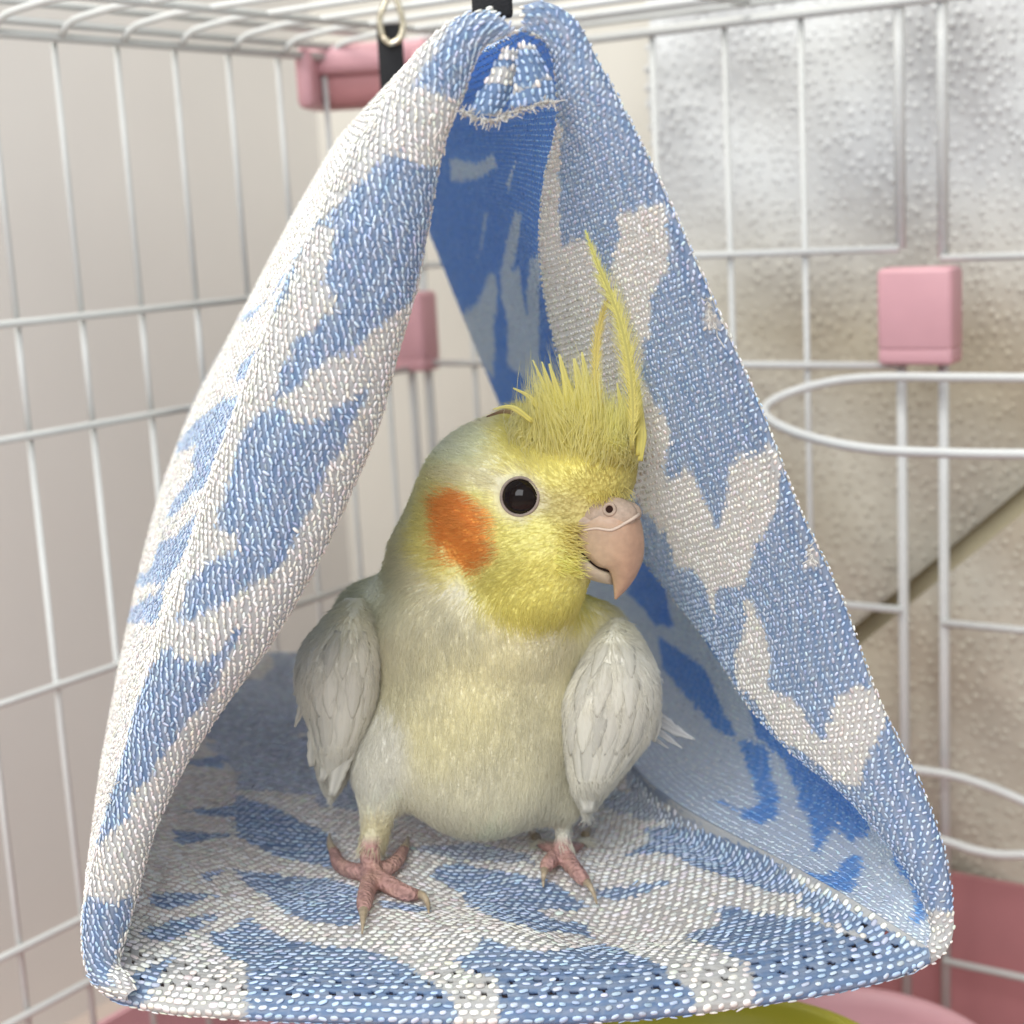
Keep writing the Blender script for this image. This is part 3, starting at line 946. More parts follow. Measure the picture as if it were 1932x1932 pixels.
# ---- floor
FE = [(206, 1836), (300, 1858), (420, 1868), (600, 1876), (800, 1880), (966, 1881), (1150, 1877), (1350, 1862), (1550, 1838), (1680, 1814), (1752, 1792)]
FY = [.318, .314, .309, .304, .301, .300, .301, .305, .310, .314, .316]
nu = 300
fe = resample_param([P(x, y, Y) for (x, y), Y in zip(FE, FY)], nu)
fb0, fb1 = P(293, 1236, .56), P(1116, 1206, .56)
q = np.linspace(0, 1, nu)[:, None]
fb = fb0 * (1 - q) + fb1 * q
nv = 280
tt = np.linspace(0, 1, nv) ** 1.25
G4 = fe[:, None] * (1 - tt)[None, :, None] + fb[:, None] * tt[None, :, None]
qq = q; tq = tt[None]
ed = np.sin(np.clip(qq, 0, 1) * math.pi) ** 0.6 * np.clip(tq / 0.12, 0, 1)
wr_ = (0.0022 * np.sin(qq * 15 + tq * 5) * np.exp(-((tq - 0.16) / 0.14) ** 2) + 0.0014 * np.sin(qq * 27 - tq * 14 + 1) * np.exp(-((tq - 0.25) / 0.2) ** 2)
       + 0.0016 * np.sin(qq * 9 + tq * 22 + 2))
valley = -0.004 * np.exp(-((qq - 0.5) / 0.35) ** 2) * np.clip(tq * 4, 0, 1)
curlR = 0.010 * np.exp(-(1 - qq) / 0.07) * np.clip(tq * 5, 0, 1) + 0.009 * np.exp(-qq / 0.07) * np.clip(tq * 5, 0, 1)
lipdrop = -0.0026 * np.exp(-tq / 0.015)
G4[:, :, 2] += (wr_ + valley) * ed + curlR + lipdrop
cr = crease(400)
Lc = np.linspace(0, 1, 400)
crs = np.stack([np.interp(tt, Lc, cr[:, k]) for k in range(3)], axis=1)
wq = np.clip((qq - 0.45) / 0.55, 0, 1) ** 1.5
base_r = G4[-1].copy()
shift = crs - base_r
shift[:, 1] = 0
shift[:, 0] = np.interp(G4[-1, :, 1], cr[:, 1], cr[:, 0]) - base_r[:, 0]
shift[:, 2] = np.clip(np.interp(G4[-1, :, 1], cr[:, 1], cr[:, 2]) - base_r[:, 2], -0.008, 0.004) + 0.001
G4 += wq[:, :, None] * shift[None]
floor_G = G4.copy()
# lower lip of the front hem (rolled under)
roll = []
for a_ in np.linspace(math.pi * 0.5, math.pi * 1.6, 14)[::-1]:
    c_ = G4[:, 0] + np.array([0, 0, -0.0018])
    roll.append(c_ + np.array([0, math.cos(a_) * 0.0020, math.sin(a_) * 0.0018]))
roll = np.stack(roll, axis=1)
G4 = np.concatenate([roll[:, :-1], G4], axis=1)
CF = Cloth(G4)
patF = motif('floor')
# open gaps of the net: three staggered rows along the front hem
HOLES = []
for k_, v_ in enumerate((0.0102, 0.0140, 0.0178)):
    for u_ in np.arange(0.006, CF.U[-1] - 0.004, 0.0042):
        HOLES.append((u_ + (0.0021 if k_ % 2 else 0) + rng.normal(0, 0.0004), v_ + rng.normal(0, 0.0003)))
HOLES = np.array(HOLES)


def near_hole(u, v, r):
    out = np.zeros(len(u), bool)
    k = np.where(v < 0.022)[0]
    for h in HOLES:
        out[k] |= ((u[k] - h[0]) ** 2 + (v[k] - h[1]) ** 2) < r * r
    return out


_f = grid_faces(*CF.G.shape[:2])
_u = np.repeat(CF.U[:, None], CF.G.shape[1], axis=1).ravel()[_f].mean(1)
_v = CF.V.ravel()[_f].mean(1)
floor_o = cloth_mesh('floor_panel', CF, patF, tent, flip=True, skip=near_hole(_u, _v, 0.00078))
# folded-under layer of the hem, coloured dark as shade below the gaps
mesh_obj('shade_underlay', np.concatenate([floor_G[:, 0:45:4] + np.array([0, 0.001, -0.0042])]).reshape(-1, 3), grid_faces(nu, 12), M_fabric, floor_o, col=np.full((nu * 12, 3), 0.1))
A = CF.stitch_points(0.00165, 0.0030, vmin=0.0, vmax=0.17)
# stitches lie along u (left to right) in brick rows: swap the roles of u and v
def floor_stitches():
    pv, pu = 0.00175, 0.0021
    rows = np.arange(0.0002, 0.27, pv)
    out = []
    for k, v in enumerate(rows):
        n_ = int(CF.U[-1] / pu)
        us = (np.arange(n_) + (0.5 if k % 2 else 0) + 0.25) * pu
        fi = np.interp(us, CF.U, np.arange(len(CF.U)))
        for a_, u_ in zip(fi, us):
            i = min(int(a_), len(CF.U) - 2); t = a_ - i
            L = CF.V[i] * (1 - t) + CF.V[i + 1] * t
            out.append((a_, np.interp(v, L, np.arange(len(L))), u_, v, k, 0))
    return np.array(out)


A = floor_stitches()
A = A[~near_hole(A[:, 2], A[:, 3], 0.00105)]
nsf = 1 if CF.N[150, 150][2] > 0 else -1
# gaps between the loops along the front hem: loops sit further apart in three rows
knit(CF, A, patF, floor_o, slant=0.12, hl=0.00108, rd=0.00082, lift=0.0001, nsign=nsf, flat=0.32, blue_thin=0.66, wob=0.14)

# ---- apex: gathered seam tab, fuzzy cut edge, straps
def ribbon(ptsL, ptsR, n=40, m=14, bulge=0.002):
    a = resample_param(ptsL, n); b = resample_param(ptsR, n)
    t = np.linspace(0, 1, m)
    G = a[:, None] * (1 - t)[None, :, None] + b[:, None] * t[None, :, None]
    G[:, :, 1] -= np.sin(t * math.pi)[None] * bulge
    return G


for k, (Lp, Rp, yy, seed) in enumerate((
        ([(948, 95), (930, 130), (905, 175), (880, 214)], [(978, 98), (972, 140), (962, 180), (940, 222)], .314, 3),
        ([(980, 85), (975, 130), (968, 170), (958, 205)], [(1010, 90), (1032, 125), (1046, 160), (1048, 188)], .313, 4))):
    Gt = ribbon([P(x, y, yy) for x, y in Lp], [P(x, y, yy + 0.001) for x, y in Rp], bulge=0.0022)
    Ct = Cloth(Gt)
    pt = (lambda s: (lambda u, v: pattern(u, v, s, 0.0035, 0.003)))(seed)
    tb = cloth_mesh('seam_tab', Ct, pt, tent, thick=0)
    At = Ct.stitch_points(0.0015, 0.0015)
    ntb = 1 if Ct.N[20, 7][1] < 0 else -1
    knit(Ct, At, pt, tb, slant=0.4, nsign=ntb, lift=0.0001)


def frayed(path, Y, n, parent, seed):
    r = np.random.default_rng(seed)
    base = catmull([P(x, y, Y) for x, y in path], n)
    parts = []
    for p in base:
        dv = np.array([r.normal(0, 1), r.normal(-0.3, 0.6), r.normal(-0.5, 0.7)])
        L = r.uniform(0.0005, 0.0015)
        q = [p, p + dv * L * 0.4, p + dv * L * 0.7 + r.normal(0, 0.0006, 3)]
        parts.append(tube(q, 0.00011, 4, False))
    v, f = join(parts)
    return mesh_obj('frayed_threads', v, f, new_mat('frayed_yarn', (0.62, 0.60, 0.55), 0.8, 0.2), parent, kind='stuff')


frayed([(1332, 562), (1340, 590), (1352, 622)], .3195, 26, tent, 12)
frayed([(1524, 1028), (1534, 1060)], .3225, 14, tent, 13)
frayed([(214, 1468), (206, 1500), (200, 1520)], .318, 20, tent, 14)
frayed([(870, 205), (895, 220), (930, 226), (960, 212), (1000, 200), (1048, 190)], .312, 220, tent, 9)

ys = P(738, 190, .56)
strap = mesh_obj('strap', *box(P(739, 124, .555), (0.0043, 0.0012, 0.0135), None, 0.0008, 2), M_black, tent)
v, f = tube(catmull([P(722, 70, .552), P(717, 35, .552), P(733, -8, .552), P(745, -8, .552), P(760, 40, .552), P(755, 70, .552), P(738, 82, .552), P(722, 70, .552)], 40), 0.0011, 8)
mesh_obj('snap_hook', v, f, M_metal, strap)
v, f = box(P(928, -2, .318), (0.0039, 0.0020, 0.0036), None, 0.0007, 2)
strap2 = mesh_obj('strap', v, f, M_black, tent)
v, f = tube(catmull([P(905, -8, .318), P(905, -80, .318), P(945, -80, .318), P(948, -8, .318)], 20), 0.0009, 8)
mesh_obj('snap_hook', v, f, M_metal, strap2)

# yellow dish and pink dish below the tent
def bowl(name, label, c, r1, r2, h, mat):
    prof = [(0, -h), (r2, -h), (r2 + (r1 - r2) * .5, -h * .6), (r1, -0.002), (r1 + 0.003, -0.001), (r1 + 0.004, 0.0), (r1 + 0.003, 0.001), (r1 - 0.001, 0.0005), (r1 - 0.003, -0.004), (r2 - 0.002, -h + 0.003), (0, -h + 0.003)]
    k = 64
    V = []
    for rr, z in prof:
        for a in np.linspace(0, 2 * math.pi, k, endpoint=False):
            V.append((c[0] + max(rr, 1e-4) * math.cos(a), c[1] + max(rr, 1e-4) * math.sin(a), c[2] + z))
    return tag(mesh_obj(name, V, [tuple(f) for f in grid_faces(len(prof), k, True)], mat), label, 'dish')


bowl('food_dish', 'yellow plastic dish standing under the tent front edge', P(1375, 2046, .385), 0.045, 0.032, 0.030, M_yellow)
bowl('food_dish', 'pink plastic dish standing left of the yellow dish under the tent', P(610, 2058, .40), 0.045, 0.033, 0.03, M_pink)
bowl('food_dish', 'pink plastic dish behind the yellow dish beneath the tent corner', P(1590, 2012, .47), 0.050, 0.035, 0.03, M_pink)
#BIRD
# ------------------------------------------------------------------ the cockatiel
bird = thing('cockatiel', 'pale yellow cockatiel with orange cheek and raised crest standing in the hammock tent', 'bird')
KB = 0.352 / FPX / math.cos(PITCH)          # metres per photo pixel at the bird


def proj(p):
    q = np.asarray(p) - CAM
    z = q @ d
    return np.stack([966 + FPX * (q @ R_) / z, 966 - FPX * (q @ U_) / z], axis=-1)


def smooth01(x, a, b):
    t = np.clip((x - a) / (b - a), 0, 1)
    return t * t * (3 - 2 * t)


import bmesh


def ico(c, r, rot=0.0, sub=3, tilt=0.0):
    bm = bmesh.new()
    bmesh.ops.create_icosphere(bm, subdivisions=sub, radius=1)
    V = np.array([v.co[:] for v in bm.verts]); F = [tuple(v.index for v in f.verts) for f in bm.faces]
    bm.free()
    V = V * np.asarray(r)
    a = math.radians(rot); R = np.array([[math.cos(a), 0, math.sin(a)], [0, 1, 0], [-math.sin(a), 0, math.cos(a)]])
    b = math.radians(tilt); T = np.array([[1, 0, 0], [0, math.cos(b), -math.sin(b)], [0, math.sin(b), math.cos(b)]])
    return V @ R.T @ T.T + np.asarray(c), F


def E(px, py, Y, rx, ry, rz, rot=0.0, tilt=0.0):
    k = Y / FPX / math.cos(PITCH)
    return ico(P(px, py, Y), (rx * k, ry * k, rz * k), rot, 3, tilt)


def limb(pts, radii, sides=12):
    "round-ended limb"
    pts = np.asarray(pts); radii = np.asarray(radii, float)
    q = resample_param(pts, 24)
    rr = np.interp(np.linspace(0, len(radii) - 1, 24), np.arange(len(radii)), radii)
    out = [tube(q, rr, sides)]
    out.append(ico(q[0], (rr[0],) * 3, sub=2)); out.append(ico(q[-1], (rr[-1],) * 3, sub=2))
    return out


FL = 0.0009          # height of the floor cloth at the feet
def floor_pt(px, py, z):
    "point of the photo at height z above the floor cloth"
    p = Pz(px, py, FLOOR_Z(px, py) + z)
    return p


_fg = CF.G.reshape(-1, 3)
_fp = proj(_fg)


def FLOOR_Z(px, py):
    j = ((_fp - np.array([px, py])) ** 2).sum(1).argmin()
    return _fg[j, 2] + 0.0006


parts = []
# trunk, neck, head
parts += [E(905, 1345, .374, 212, 185, 232), E(912, 1425, .374, 190, 172, 158), E(905, 1190, .370, 205, 165, 170), E(935, 1190, .3635, 160, 125, 140), E(905, 1285, .3705, 195, 165, 180),
          E(885, 1160, .382, 225, 140, 120), E(888, 1065, .374, 168, 148, 150), E(872, 985, .381, 104, 125, 150), E(705, 1168, .378, 84, 90, 88, 20), E(1128, 1200, .373, 72, 80, 82, -15),
          E(975, 935, .368, 195, 160, 160), E(1085, 885, .357, 128, 112, 92), E(1010, 1030, .355, 135, 100, 110),
          E(1078, 1010, .353, 78, 62, 92), E(1000, 1120, .356, 118, 95, 75), E(1120, 920, .353, 88, 72, 60)]
# thighs
parts += [E(712, 1435, .366, 60, 70, 105, 4), E(712, 1520, .366, 46, 46, 75), E(1052, 1490, .372, 70, 70, 70)]
foot_parts = []
# left foot of the picture
a0 = floor_pt(700, 1640, .0035)
TOES = []          # (points, radii) then claw points
k1 = .367 / FPX
parts += limb([P(710, 1530, .366), P(708, 1575, .367), a0 + np.array([0, .001, .006]), a0], [40 * k1, 30 * k1, 22 * k1, 21 * k1])
def toe(pts, radii, claw):
    global foot_parts
    z = [r * 0.9 - 0.0006 for r in radii]
    q = [floor_pt(x, y, zz + h) for (x, y, h), zz in zip(pts, z)]
    foot_parts += limb(q, radii)
    TOES.append([q[-1]] + [floor_pt(x, y, h) for x, y, h in claw])


kt = .356 / FPX
toe([(702, 1648, .001), (695, 1672, .0012), (688, 1700, .0010), (686, 1716, .001)], [21 * kt, 19 * kt, 17 * kt, 13 * kt], [(685, 1735, .0016), (684, 1752, .0010), (683, 1762, .0002)])
toe([(705, 1650, .001), (738, 1672, .0010), (768, 1686, .0013), (788, 1688, .001)], [20 * kt, 19 * kt, 17 * kt, 12 * kt], [(798, 1690, .0030), (807, 1704, .0016), (809, 1722, .0002)])
toe([(697, 1645, .001), (665, 1643, .0010), (640, 1630, .0015), (630, 1606, .0010)], [20 * kt, 18 * kt, 16 * kt, 12 * kt], [(624, 1596, .0020), (621, 1584, .0012), (622, 1572, .0001)])
toe([(707, 1642, .001), (735, 1636, .0010), (752, 1620, .001), (762, 1602, .001)], [19 * kt, 17 * kt, 15 * kt, 12 * kt], [(766, 1594, .0015), (768, 1586, .001), (769, 1578, .0001)])
# right foot of the picture
a1 = floor_pt(1062, 1606, .0035)
parts += limb([P(1056, 1500, .374), P(1062, 1550, .375), a1 + np.array([0, .001, .006]), a1], [40 * k1, 26 * k1, 21 * k1, 20 * k1])
toe([(1060, 1606, .001), (1045, 1618, .0010), (1032, 1632, .0012), (1028, 1640, .001)], [19 * kt, 18 * kt, 16 * kt, 12 * kt], [(1026, 1650, .0022), (1025, 1662, .0010), (1025, 1674, .0002)])
toe([(1064, 1610, .001), (1078, 1632, .0010), (1096, 1654, .0013), (1106, 1664, .001)], [19 * kt, 18 * kt, 16 * kt, 12 * kt], [(1113, 1672, .0028), (1121, 1688, .0018), (1126, 1706, .0002)])
toe([(1068, 1602, .001), (1090, 1590, .0010), (1104, 1576, .001)], [18 * kt, 16 * kt, 12 * kt], [(1108, 1570, .0015), (1111, 1564, .001), (1112, 1558, .0001)])
toe([(1056, 1600, .001), (1030, 1592, .0010), (1012, 1580, .001)], [18 * kt, 16 * kt, 12 * kt], [(1006, 1574, .0015), (1002, 1569, .001), (1000, 1564, .0001)])

V, F = join(parts + foot_parts)
me = bpy.data.meshes.new('body_raw')
me.from_pydata([tuple(v) for v in V], [], F)
raw = bpy.data.objects.new('body_raw', me)
COL.objects.link(raw)
md = raw.modifiers.new('r', 'REMESH')
md.mode = 'VOXEL'
md.voxel_size = 0.00055
dg = bpy.context.evaluated_depsgraph_get()
ev = raw.evaluated_get(dg)
m2 = ev.to_mesh()
n = len(m2.vertices)
BV = np.empty(n * 3); m2.vertices.foreach_get('co', BV); BV = BV.reshape(-1, 3)
nl = len(m2.loops)
li = np.empty(nl, np.int32); m2.loops.foreach_get('vertex_index', li)
ls = np.empty(len(m2.polygons), np.int32); m2.polygons.foreach_get('loop_start', ls)
BF = np.stack([li[ls], li[ls + 1], li[ls + 2], li[ls + 3]], axis=1)
ed = np.empty(len(m2.edges) * 2, np.int32); m2.edges.foreach_get('vertices', ed); ed = ed.reshape(-1, 2)
ev.to_mesh_clear()
bpy.data.objects.remove(raw)
# relax: feathered body strongly, feet a little
bp = proj(BV)
foot = smooth01(bp[:, 1], 1545, 1600) * (BV[:, 2] < 0.03)
deg = np.bincount(ed.ravel(), minlength=n)[:, None]
for it in range(360):
    s_ = np.zeros_like(BV)
    for k in range(3):
        s_[:, k] = np.bincount(ed[:, 0], BV[ed[:, 1], k], n) + np.bincount(ed[:, 1], BV[ed[:, 0], k], n)
    w_ = 0.5 * (1 - foot[:, None]) if it >= 4 else 0.4 * np.ones((n, 1))
    BV += w_ * (s_ / np.maximum(deg, 1) - BV)
FN = unit(np.cross(BV[BF[:, 2]] - BV[BF[:, 0]], BV[BF[:, 3]] - BV[BF[:, 1]]))
VN = np.zeros_like(BV)
for c_ in range(4):
    for k in range(3):
        VN[:, k] += np.bincount(BF[:, c_], FN[:, k], n)
VN = unit(VN)
tree = BVHTree.FromPolygons([tuple(v) for v in BV], [tuple(int(i) for i in f) for f in BF])


def on_body(px, py):
    v = Vector(ray(px, py)).normalized()
    h = tree.ray_cast(Vector(CAM), v)
    return np.array(h[0]), np.array(h[1])


def vnoise(p, s, seed=0):
    "cheap smooth noise in -1..1"
    r = np.random.default_rng(seed)
    o = np.zeros(len(p))
    for k in range(4):
        a = r.normal(0, 1, 3) * s * (1 + 0.6 * k)
        o += np.sin(p @ a + r.uniform(0, 6)) / (1 + 0.4 * k)
    return o / 2.4


def plumage_color(p, jit=0.0):
    q = proj(p)
    x, y = q[:, 0], q[:, 1]
    if jit:
        x = x + rng.normal(0, jit, len(x)); y = y + rng.normal(0, jit, len(y))
    n1 = vnoise(p, 160, 1); n2 = vnoise(p, 420, 2)

    def mix(c, col, w):
        w = np.clip(w, 0, 1)[:, None]
        return c * (1 - w) + np.array(col) * w

    def blob(cx, cy, rx, ry, soft=0.35, rot=0.0, wob=0.10):
        a = math.radians(rot)
        dx, dy = (x - cx), (y - cy)
        u_ = (dx * math.cos(a) + dy * math.sin(a)) / rx; v_ = (-dx * math.sin(a) + dy * math.cos(a)) / ry
        r_ = np.sqrt(u_ ** 2 + v_ ** 2) + wob * n2
        return 1 - smooth01(r_, 1 - soft, 1 + soft)
    c = np.tile(np.array([0.82, 0.775, 0.58]), (len(p), 1))
    c = mix(c, (0.82, 0.77, 0.46), 0.35 * blob(830, 1320, 150, 120, .6) + 0.12 * n1)
    c = mix(c, (0.80, 0.75, 0.46), 0.3 * blob(1000, 1240, 130, 110, .6))
    c = mix(c, (0.86, 0.825, 0.69), smooth01(y, 1370, 1540) * 0.8)
    c = mix(c, (0.86, 0.84, 0.77), blob(712, 1420, 62, 90, .4) * 0.8)
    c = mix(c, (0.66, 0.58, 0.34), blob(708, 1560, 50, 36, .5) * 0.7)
    # nape and back, greyish with shade put into the colour
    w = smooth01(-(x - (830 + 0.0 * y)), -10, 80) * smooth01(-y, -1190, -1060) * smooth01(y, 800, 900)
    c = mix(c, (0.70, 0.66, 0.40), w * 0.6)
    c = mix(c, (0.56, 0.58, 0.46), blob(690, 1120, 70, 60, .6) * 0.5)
    # face
    c = mix(c, (0.82, 0.76, 0.27), blob(1015, 1035, 150, 130, .30))
    c = mix(c, (0.77, 0.70, 0.21), blob(1020, 1120, 100, 68, .30))
    c = mix(c, (0.84, 0.76, 0.26), blob(865, 1003, 88, 100, .25) * 0.85)
    c = mix(c, (0.86, 0.80, 0.38), blob(930, 880, 190, 90, .5) * 0.75)
    c = mix(c, (0.88, 0.86, 0.68), blob(890, 835, 90, 50, .5) * 0.85)
    c = mix(c, (0.80, 0.76, 0.58), blob(900, 905, 75, 20, .5, 8) * 0.7)
    c = mix(c, (0.88, 0.81, 0.24), blob(1100, 830, 145, 92, .35))
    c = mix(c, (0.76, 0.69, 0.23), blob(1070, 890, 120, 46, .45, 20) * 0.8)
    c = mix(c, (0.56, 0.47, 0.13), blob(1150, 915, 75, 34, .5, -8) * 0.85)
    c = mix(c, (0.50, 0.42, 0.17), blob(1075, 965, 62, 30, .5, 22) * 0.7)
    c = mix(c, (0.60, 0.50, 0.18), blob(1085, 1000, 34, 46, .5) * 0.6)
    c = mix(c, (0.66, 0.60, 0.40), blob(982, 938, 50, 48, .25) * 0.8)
    # cheek patch
    ch = np.maximum(blob(878, 992, 54, 62, .14, -15, .16), blob(886, 1034, 48, 42, .16, 0, .16))
    ch = np.maximum(ch, blob(858, 962, 34, 34, .2, 0, .2))
    c = mix(c, (0.84, 0.365, 0.075), ch * 0.97)
    c = c * (1 + 0.10 * n1 + 0.06 * n2)[:, None]
    return np.clip(c, 0.02, 0.9)


skin = np.array([0.47, 0.27, 0.235])
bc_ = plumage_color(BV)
fw_ = np.clip(smooth01(proj(BV)[:, 1], 1572, 1598) * (BV[:, 2] < 0.022), 0, 1)
nz = vnoise(BV, 900, 8)
fcol = skin[None] * (1 + 0.28 * nz[:, None]) + np.array([0.06, 0.05, 0.02]) * np.clip(vnoise(BV, 500, 9), 0, 1)[:, None]
bc_ = bc_ * (1 - fw_[:, None]) + fcol * fw_[:, None]
M_body = new_mat('down_and_skin', rough=0.65, spec=0.25, attr='Col', bump=('voronoi', 1000, 0.0005))
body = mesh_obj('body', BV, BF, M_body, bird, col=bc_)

def barb_material(name, trans):
    m = bpy.data.materials.new(name)
    m.use_nodes = True
    nt = m.node_tree
    nt.nodes.clear()
    o = nt.nodes.new('ShaderNodeOutputMaterial')
    at_ = nt.nodes.new('ShaderNodeAttribute'); at_.attribute_name = 'Col'
    df = nt.nodes.new('ShaderNodeBsdfDiffuse'); tr = nt.nodes.new('ShaderNodeBsdfTranslucent')
    m1 = nt.nodes.new('ShaderNodeMixShader'); m1.inputs[0].default_value = trans
    for q in (df, tr):
        nt.links.new(at_.outputs['Color'], q.inputs['Color'])
    nt.links.new(df.outputs[0], m1.inputs[1]); nt.links.new(tr.outputs[0], m1.inputs[2])
    nt.links.new(m1.outputs[0], o.inputs['Surface'])
    return m


M_crest = barb_material('crest_barbs', 0.6)

# ---- hair-fine plumage
M_down = bpy.data.materials.new('feather_barbs')
M_down.use_nodes = True
nt = M_down.node_tree
nt.nodes.clear()
o_ = nt.nodes.new('ShaderNodeOutputMaterial')
at_ = nt.nodes.new('ShaderNodeAttribute'); at_.attribute_name = 'Col'
df = nt.nodes.new('ShaderNodeBsdfDiffuse'); tr = nt.nodes.new('ShaderNodeBsdfTranslucent'); gl = nt.nodes.new('ShaderNodeBsdfGlossy')
gl.inputs['Roughness'].default_value = 0.55
m1 = nt.nodes.new('ShaderNodeMixShader'); m1.inputs[0].default_value = 0.35
m2_ = nt.nodes.new('ShaderNodeMixShader'); m2_.inputs[0].default_value = 0.05
for q in (df, tr):
    nt.links.new(at_.outputs['Color'], q.inputs['Color'])
nt.links.new(df.outputs[0], m1.inputs[1]); nt.links.new(tr.outputs[0], m1.inputs[2])
nt.links.new(m1.outputs[0], m2_.inputs[1]); nt.links.new(gl.outputs[0], m2_.inputs[2])
nt.links.new(m2_.outputs[0], o_.inputs['Surface'])


def strands(name, pts, radius, col, parent, mat=None):
    "pts: N x K x 3; radius: N x K; col: N x 3 -> one hair object"
    N, K, _ = pts.shape
    hc = bpy.data.hair_curves.new(name)
    hc.add_curves([K] * N)
    hc.attributes['position'].data.foreach_set('vector', pts.astype(np.float32).ravel()) if 'position' in hc.attributes else hc.points.foreach_set('position', pts.astype(np.float32).ravel())
    ra = hc.attributes.get('radius') or hc.attributes.new('radius', 'FLOAT', 'POINT')
    ra.data.foreach_set('value', radius.astype(np.float32).ravel())
    ca = hc.attributes.new('Col', 'FLOAT_COLOR', 'CURVE')
    c4 = np.ones((N, 4), np.float32); c4[:, :3] = col
    ca.data.foreach_set('color', c4.ravel())
    hc.materials.append(mat or M_down)
    o = bpy.data.objects.new(name, hc)
    COL.objects.link(o)
    o.parent = parent
    o['kind'] = 'stuff'
    return o


def grow(V, F, VN, N, accept, dirf, length, tilt, rad, colf, name, parent, seed):
    r = np.random.default_rng(seed)
    A = np.linalg.norm(np.cross(V[F[:, 2]] - V[F[:, 0]], V[F[:, 3]] - V[F[:, 1]]), axis=1)
    fi = r.choice(len(F), N, p=A / A.sum())
    a, b = r.uniform(0, 1, (2, N, 1))
    f = F[fi]
    bl = lambda X: (X[f[:, 0]] * (1 - a) * (1 - b) + X[f[:, 1]] * a * (1 - b) + X[f[:, 2]] * a * b + X[f[:, 3]] * (1 - a) * b)
    p = bl(V); nn = unit(bl(VN))
    k = accept(p)
    p, nn = p[k], nn[k]
    t = dirf(p)
    t = unit(t - nn * (t * nn).sum(1, keepdims=True))
    sd = np.cross(nn, t)
    t = unit(t + sd * r.normal(0, 0.22, (len(p), 1)))
    L = length(p) * r.uniform(0.55, 1.2, len(p))
    ti = np.radians(tilt(p)) * r.uniform(0.5, 1.5, len(p))
    q = []
    for s in (0, 0.33, 0.67, 1.0):
        up = np.sin(ti) * s - 0.35 * np.sin(ti) * s * s
        q.append(p - nn * 0.0002 + (L * s)[:, None] * (t * np.cos(ti)[:, None]) + (L * up)[:, None] * nn + r.normal(0, 1, (len(p), 3)) * (L * 0.035 * s)[:, None])
    q = np.stack(q, axis=1)
    R = np.array([0.8, 1.0, 0.75, 0.12])[None] * (rad * r.uniform(0.7, 1.3, len(p)))[:, None]
    c = colf(p) * r.uniform(0.92, 1.07, (len(p), 1))
    return strands(name, q, R, np.clip(c, 0, 0.95), parent)


BEAK0 = P(1150, 985, .346)


def flow(p):
    q = proj(p)
    head = 1 - smooth01(q[:, 1], 1060, 1190)
    dh = unit(p - BEAK0)
    up = smooth01(-q[:, 1], -935, -840) * smooth01(q[:, 0], 940, 1030)
    dh = dh + up[:, None] * np.array([0.0, 0.1, 0.9])
    db = np.stack([(q[:, 0] - 905) / 1400, np.full(len(p), -0.10), np.full(len(p), -1.0)], axis=1)
    return head[:, None] * unit(dh) + (1 - head)[:, None] * unit(db)


eye_p, eye_n = on_body(981, 937)


def accept(p):
    q = proj(p)
    ok = ~((q[:, 1] > 1588) & (p[:, 2] < 0.02))
    ok &= np.linalg.norm(p - eye_p, axis=1) > 0.0047
    ok &= ~((np.abs(q[:, 0] - 1140) < 55) & (np.abs(q[:, 1] - 1030) < 70) & (p[:, 1] < .352) & (q[:, 0] > 1100))
    return ok


def lenf(p):
    q = proj(p)
    face = (1 - smooth01(np.hypot(q[:, 0] - 1100, q[:, 1] - 980), 60, 260))
    up = smooth01(-q[:, 1], -915, -825) * smooth01(q[:, 0], 940, 1030)
    return (0.0048 - 0.0024 * face) * (1 + 1.1 * up)


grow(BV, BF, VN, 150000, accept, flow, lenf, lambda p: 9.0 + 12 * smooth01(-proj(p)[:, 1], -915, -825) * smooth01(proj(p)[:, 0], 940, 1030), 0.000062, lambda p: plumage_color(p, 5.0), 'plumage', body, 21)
#HEAD

# ---- eye
def ring_mesh(c, n, R, r, k=40, j=12, sx=1.0):
    n = unit(n); a = unit(np.cross(n, [0, 0, 1.0])); b = np.cross(n, a)
    V = []
    for t in np.linspace(0, 2 * math.pi, k, endpoint=False):
        dirv = a * math.cos(t) * sx + b * math.sin(t)
        for p_ in np.linspace(0, 2 * math.pi, j, endpoint=False):
            V.append(c + dirv * (R + r * math.cos(p_)) + n * (r * 1.1 * math.sin(p_)))
    F = []
    for i in range(k):
        for q in range(j):
            F.append((i * j + q, ((i + 1) % k) * j + q, ((i + 1) % k) * j + (q + 1) % j, i * j + (q + 1) % j))
    return V, F


view = unit(CAM - eye_p)
en = unit(eye_n * 0.75 + view * 0.25)
Re = 35 * KB
V, F = ico(eye_p - en * Re * 0.55, (Re * 1.12,) * 3, sub=4)
M_eye = new_mat('dark_brown_eye', (0.010, 0.006, 0.005), 0.05, 0.22)
mesh_obj('eye', V, F, M_eye, bird)
M_lid = new_mat('bare_eye_skin', (0.30, 0.24, 0.20), 0.6, 0.3, bump=('noise', 2500, 0.00015), noise=(900, 0.2))
V, F = ring_mesh(eye_p + en * 0.0002, en, Re * 1.01, 3.0 * KB)
mesh_obj('eyelid', V, F, M_lid, bird)

# ---- beak and cere
def HB(a, b, py):
    "beak point: a px forward along the head, b px to the bird's right side, at photo height py"
    Y = 0.3515 + KB * (-0.60 * a - 0.80 * b)
    return P(1130 + 0.80 * a - 0.60 * b, py, Y)


